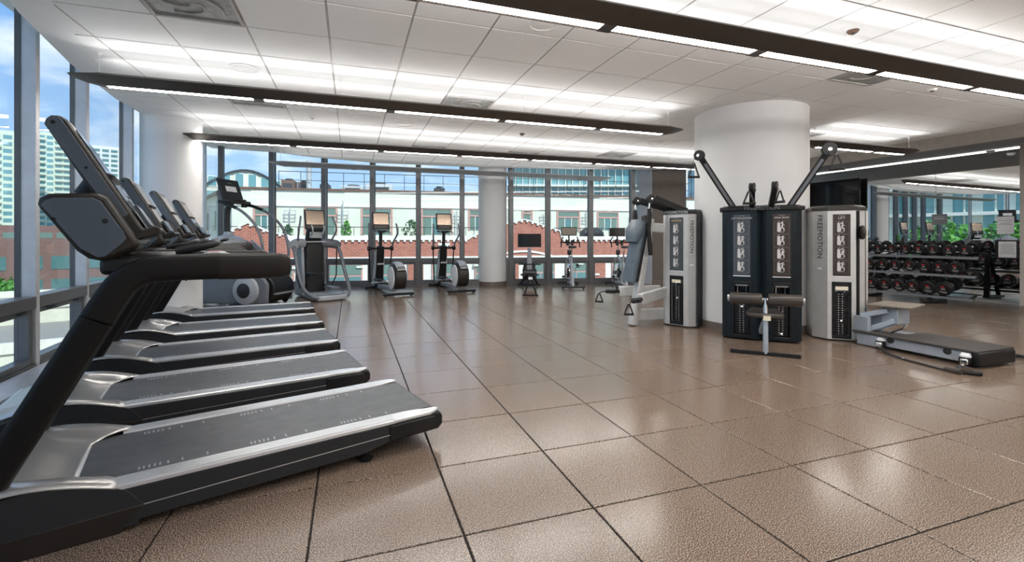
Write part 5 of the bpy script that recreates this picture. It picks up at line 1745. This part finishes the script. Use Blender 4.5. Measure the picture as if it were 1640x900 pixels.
# platform
x0, x1, y0, y1 = 5.635, 6.20, 2.74, 3.74
MB().box(x0 - W.x, x1 - W.x, y0 - W.y + .04, y1 - W.y, .035, .140).build('platform_frame', M['bluegrey'], m3, bevel=.008)
pm = MB().pz([(x0 - .01 - W.x, y0 - W.y), (x1 + .01 - W.x, y0 - W.y), (x1 + .01 - W.x, 3.50 - W.y), (x0 + .26 - W.x, 3.50 - W.y), (x0 + .12 - W.x, 3.86 - W.y), (x0 - .06 - W.x, 3.88 - W.y)], .142, .165)
pm.build('platform_mat', mat('taupe_black_mat', (.055, .048, .043), .6, bump=(200, .1)), m3, bevel=.005)
MB().box(x0 - W.x - .005, x1 - W.x + .005, y0 - W.y - .02, y0 - W.y + .06, .018, .150).build('platform_end_cap', M['black'], m3, bevel=.018)
MB().box(5.60 - W.x, 5.72 - W.x, 3.62 - W.y, 3.84 - W.y, .012, .14).build('bracket_foot', M['bluegrey'], m3, bevel=.006)
for xx in (5.64, 5.86):
    MB().box(xx - W.x, xx - W.x + .05, 3.74 - W.y, 3.90 - W.y, .05, .33).build('bracket_plate', M['bluegrey'], m3, bevel=.005)
for xx in (5.69, 5.82):
    MB().beam(w3(xx, 3.86, .33), w3(xx + .15, 3.66, .41), .035, .055).build('link_arm', M['bluegrey'], m3, bevel=.004)
    MB().beam(w3(xx, 3.82, .16), w3(xx + .17, 3.60, .30), .035, .055).build('link_arm', M['bluegrey'], m3, bevel=.004)
MB().pz([(.26, -.45), (.47, -.45), (.47, -.28), (.26, -.28)], .26, .445).build('pad_bracket', M['bluegrey'], m3, bevel=.008)
for p in ((5.855, 3.562, .42), (5.90, 3.562, .30)):
    MB().lathe([(.0001, 0), (.014, 0), (.014, .006), (.0001, .008)], w3(*p) + Vector((0, 0, 0)), (0, -1, 0), 12).build('bolt', M['chrome'], m3)
pad = MB().pz([(5.70 - W.x, 3.80 - W.y), (6.22 - W.x, 3.93 - W.y), (6.33 - W.x, 3.56 - W.y), (5.83 - W.x, 3.41 - W.y)], .452, .474)
pad.build('upper_pad', mat('taupe_pad', (.20, .165, .13), .55), m3, bevel=.008)
MB().beam(w3(5.93, 3.55, .22), w3(5.77, 3.62, .15), .010, .012).build('release_lever', M['black'], m3)
MB().beam(w3(5.96, 3.53, .255), w3(5.92, 3.55, .22), .014, .014).build('lever_grip', M['chrome'], m3)
for (yy) in (3.50, 2.98):
    MB().lathe([(.020, 0), (.034, .001), (.034, .010), (.012, .012), (.0001, .018)], w3(x0, yy, .115), (-1, 0, 0), 18).build('side_pulley', M['dark'], m3)
def corner(px, py, ang, nm):
    c = w3(px, py, .065)
    dv = Vector((math.cos(R(ang)), math.sin(R(ang)), 0))
    MB().lathe([(.045, -.03), (.050, 0), (.045, .03)], c, (0, 0, 1), 20).build('corner_pulley', M['black'], m3)
    MB().beam(c - dv * .02, c + dv * .09, .06, .05).build('cable_guide', M['chrome'], m3, bevel=.01)
    MB().lathe([(.0001, .044), (.030, .042), (.046, .02), (.046, -.02)], c - dv * .035 + Vector((0, 0, .025)), (0, 0, 1), 18).build('guide_cover', M['paper'], m3)
    return W + c + dv * .10
c1 = corner(5.60, 2.82, 200, 'a')
c2 = corner(6.25, 2.84, 340, 'b')
c3 = corner(5.60, 3.58, 200, 'c')
def floor_handle(label, x, y, ang):
    t = thing('cable_handle', label, 'handle', (x, y, 0.018), R(ang), 'black stirrup cable handles')
    t.scale = (1.3, 1.3, 1.1)
    for s in (-1, 1):
        MB().beam((0, s * .008, .014), (.15, s * .065, .002), .024, .004).build('strap', M['cable'], t)
        MB().lathe([(.014, -.004), (.020, 0), (.014, .006)], (.155, s * .070, .0), (0, 1, 0), 14).build('grip_end', M['cable'], t)
    MB().tube([(.155, -.068, 0), (.155, .068, 0)], .0165, 12).build('grip', M['foam'], t)
    MB().tube([(-.03, 0, .02), (-.015, .010, .018), (.004, 0, .016), (-.015, -.010, .018)], .0035, 6, closed=True).build('clip', M['chrome'], t)
floor_handle('stirrup handle lying on the floor at the near corner of the low platform', c1.x - .03, c1.y - .01, 215)
floor_handle('stirrup handle on the floor at the far right corner of the low platform', c2.x + .02, c2.y, 0)
sl = thing('resistance_strap', 'long black strap lying in a curve on the floor beside the low platform', 'strap', (5.5, 3.5, 0), 0)
pts = spl([(.0, .03, .045), (-.10, -.12, .02), (-.16, -.30, .010), (-.19, -.45, .010), (-.22, -.60, .010), (-.24, -.72, .012)], 6)
MB().sweep(pts, rrect(.042, .009, .003), up=(0, 0, 1)).build('webbing', M['cable'], sl)
MB().tube([(-.235, -.70, .020), (-.25, -.83, .024)], .024, 12).build('ankle_cuff', M['vinylb'], sl)
MB().cbox(-.16, -.30, .016, .04, .022, .010).build('buckle', M['chrome'], sl, bevel=.003)
# ================================================================== dumbbell rack
RKX, RKY, RKA = 10.98, 5.2, 92.06
rk = thing('dumbbell_rack', 'black three-tier dumbbell rack standing before the mirror wall', 'rack', (RKX, RKY, 0), R(RKA))
TIERS = [(.91, .28, .0), (.575, .36, .0), (.170, .44, .0)]      # height, middle depth
for zt, yc, _ in TIERS:
    for dy in (-.12, .12):
        MB().beam((-.06, yc + dy, zt + .014 - dy * .27), (2.25, yc + dy, zt + .014 - dy * .27), .055, .02).build('shelf_rail', M['black'], rk, bevel=.004)
    MB().beam((-.06, yc + .155, zt - .035), (2.25, yc + .155, zt - .035), .008, .045).build('shelf_lip', M['grey'], rk, bevel=.002)
    for x in (.02, .75, 1.48, 2.2):
        MB().beam((x, yc - .13, zt + .03), (x, yc + .15, zt - .045), .02, .03).build('shelf_bracket', M['black'], rk)
for x in (.62, 1.75):
    MB().beam((x, .10, .03), (x, .16, .98), .09, .05, up=(0, 1, 0)).build('upright', M['black'], rk, bevel=.005)
    MB().beam((x, .06, .03), (x, .66, .03), .10, .045).build('foot', M['black'], rk, bevel=.008)
    MB().beam((x, .54, .05), (x, .20, .88), .07, .03, up=(0, 1, 0)).build('front_strut', M['black'], rk, bevel=.004)

def make_bell(r, L, hl):
    """dumbbell lying along local y, centre at origin; twelve-sided heads"""
    b = bpy.data.objects.new('dumbbell', None)
    C.objects.link(b)
    for s in (1, -1):
        h = MB().lathe([(r * .80, 0), (r * .97, .010), (r, .022), (r, hl - .014), (r * .93, hl - .004), (r * .86, hl), (.0001, hl)], (0, s * (L / 2 - hl), 0), (0, s, 0), 12)
        ho = h.build('head', M['black'], b, smooth=20)
        MB().lathe([(r * .30, 0), (r * .34, .006), (r * .30, .016)], (0, s * (L / 2 - hl), 0), (0, -s, 0), 16).build('collar', M['chrome'], ho)
    MB().tube([(0, -L / 2 + hl, 0), (0, 0, 0), (0, L / 2 - hl, 0)], .016, 12, scales=[1, 1.15, 1]).build('grip', M['chrome'], b)
    return b

ROWS = [([1.81, 1.57, 1.325, 1.078, .846, .618, .37, .131], .098, .34, .085, ['5', '10', '15', '15', '20', '25', '30', '35'], 'top'),
        ([1.69, 1.444, 1.208, .959, .715, .481, .230], .112, .36, .105, ['40', '45', '45', '45', '50', '50', '55'], 'middle'),
        ([1.59, 1.34, 1.096, .855, .599, .36], .128, .40, .120, ['85', '90', '90', '95', '100', '100'], 'bottom')]
ORD = ['first', 'second', 'third', 'fourth', 'fifth', 'sixth', 'seventh', 'eighth']
for (xs, r, L, hl, nums, rn), (zt, yc, _) in zip(ROWS, TIERS):
    proto = make_bell(r, L, hl)
    n = len(xs)
    bells = [proto] + [copy_tree(proto) for _ in xs[1:]]
    for k, (x, num) in enumerate(zip(xs, nums)):
        o = bells[k]
        c = rk.matrix_basis @ Vector((x, yc, zt + r + .045))
        o.location = c
        o.rotation_euler = (R(-15), 0, R(RKA))
        o['label'] = 'black round %s dumbbell, %s from the right on the %s shelf' % (num, ORD[n - 1 - k], rn)
        o['category'] = 'dumbbell'
        o['group'] = 'dumbbells on the %s shelf' % rn
        for s in (1, -1):
            B = basis((0, s * (L / 2 + .0012), 0), (-s, 0, 0), (0, 0, 1))
            text('number', num, r * .40, B @ Matrix.Translation((0, r * .02, 0)), M['print'], o)
            text('lettering', 'TAG', r * .42, B @ Matrix.Translation((0, -r * .45, 0)), M['print'], o)
            if k == 0:
                rm = MB()
                pts = []
                for q in range(9):
                    th = R(150 + q * 30)
                    pts.append((r * .17 * math.cos(th), r * .45 + r * .16 * math.sin(th)))
                for q in range(8):
                    a, b2 = Vector((*pts[q], 0)), Vector((*pts[q + 1], 0))
                    rm.beam(a, b2, r * .11, .0014)
                MARK = rm.mesh('red_mark', M['red'], 0)
                MARKS = MARK
            mo_ = bpy.data.objects.new('red_mark', MARKS)
            C.objects.link(mo_)
            mo_.parent = o
            mo_.matrix_local = B

# ================================================================== on the mirror wall
def on_mirror(y, z, off=0.0):
    return Vector((mx_(y) - off, y, z))
tv = thing('wall_television', 'large black flat television high on the mirror, partly behind the silver tower', 'television', on_mirror(8.38, 2.30, .16), R(92.06 + 3))
MB().cbox(0, 0, 0, 1.27, .045, .73).build('casing', M['black'], tv, bevel=.008)
MB().cbox(0, .0235, .006, 1.23, .002, .69).build('screen', M['screen_off'], tv, smooth=0)
MB().cbox(0, -.08, 0, .22, .12, .22).build('wall_mount', M['dark'], tv, bevel=.01)

def paper(name, y0_, y1_, z0, z1, label, framed=False, m=None):
    yc = (y0_ + y1_) / 2
    t = thing(name, label, 'notice', on_mirror(yc, (z0 + z1) / 2, .004 if not framed else .012), R(92.06))
    w, h = y1_ - y0_, z1 - z0
    if framed:
        MB().cbox(0, 0, 0, w, .018, h).build('frame', M['black'], t, bevel=.003)
        w, h = w * .80, h * .86
        MB().cbox(-.02, .0100, 0, w, .001, h).build('sheet', M['paper'], t, smooth=0)
        yy = .0108
    else:
        MB().cbox(0, 0, 0, w, .002, h).build('sheet', m or M['paper'], t, smooth=0)
        yy = .0016
    ln = MB()
    for k in range(9):
        z = h * .34 - k * h * .075
        if framed or k in (1, 3, 4):
            ln.cbox(-.02 if framed else 0, yy, z, w * (.8 if k % 3 else .6), .0004, .006 if m is None else .01)
    ln.build('print_lines', M['printgrey'] if m is None else M['print'], t, smooth=0)['kind'] = 'stuff'
    return t
paper('notice_sheet', 5.13, 5.37, 1.315, 1.645, 'white printed sheet taped to the mirror, above the framed one')
paper('framed_notice', 5.08, 5.39, .85, 1.20, 'black framed notice on the mirror at the right edge', True)
paper('mirror_sign', 6.14, 6.40, 1.515, 1.735, 'small grey sign stuck on the mirror above the dumbbells', False, M['printgrey'])
dm = MB().lathe([(.0001, -.05), (.05, -.035), (.065, 0), (.065, .004)], (mx_(5.3) - .35, 5.3, 2.865), n=24).build('ceiling_sensor', M['cplain'])
tag(dm, 'small white domed sensor under the soffit near the right edge', 'sensor')
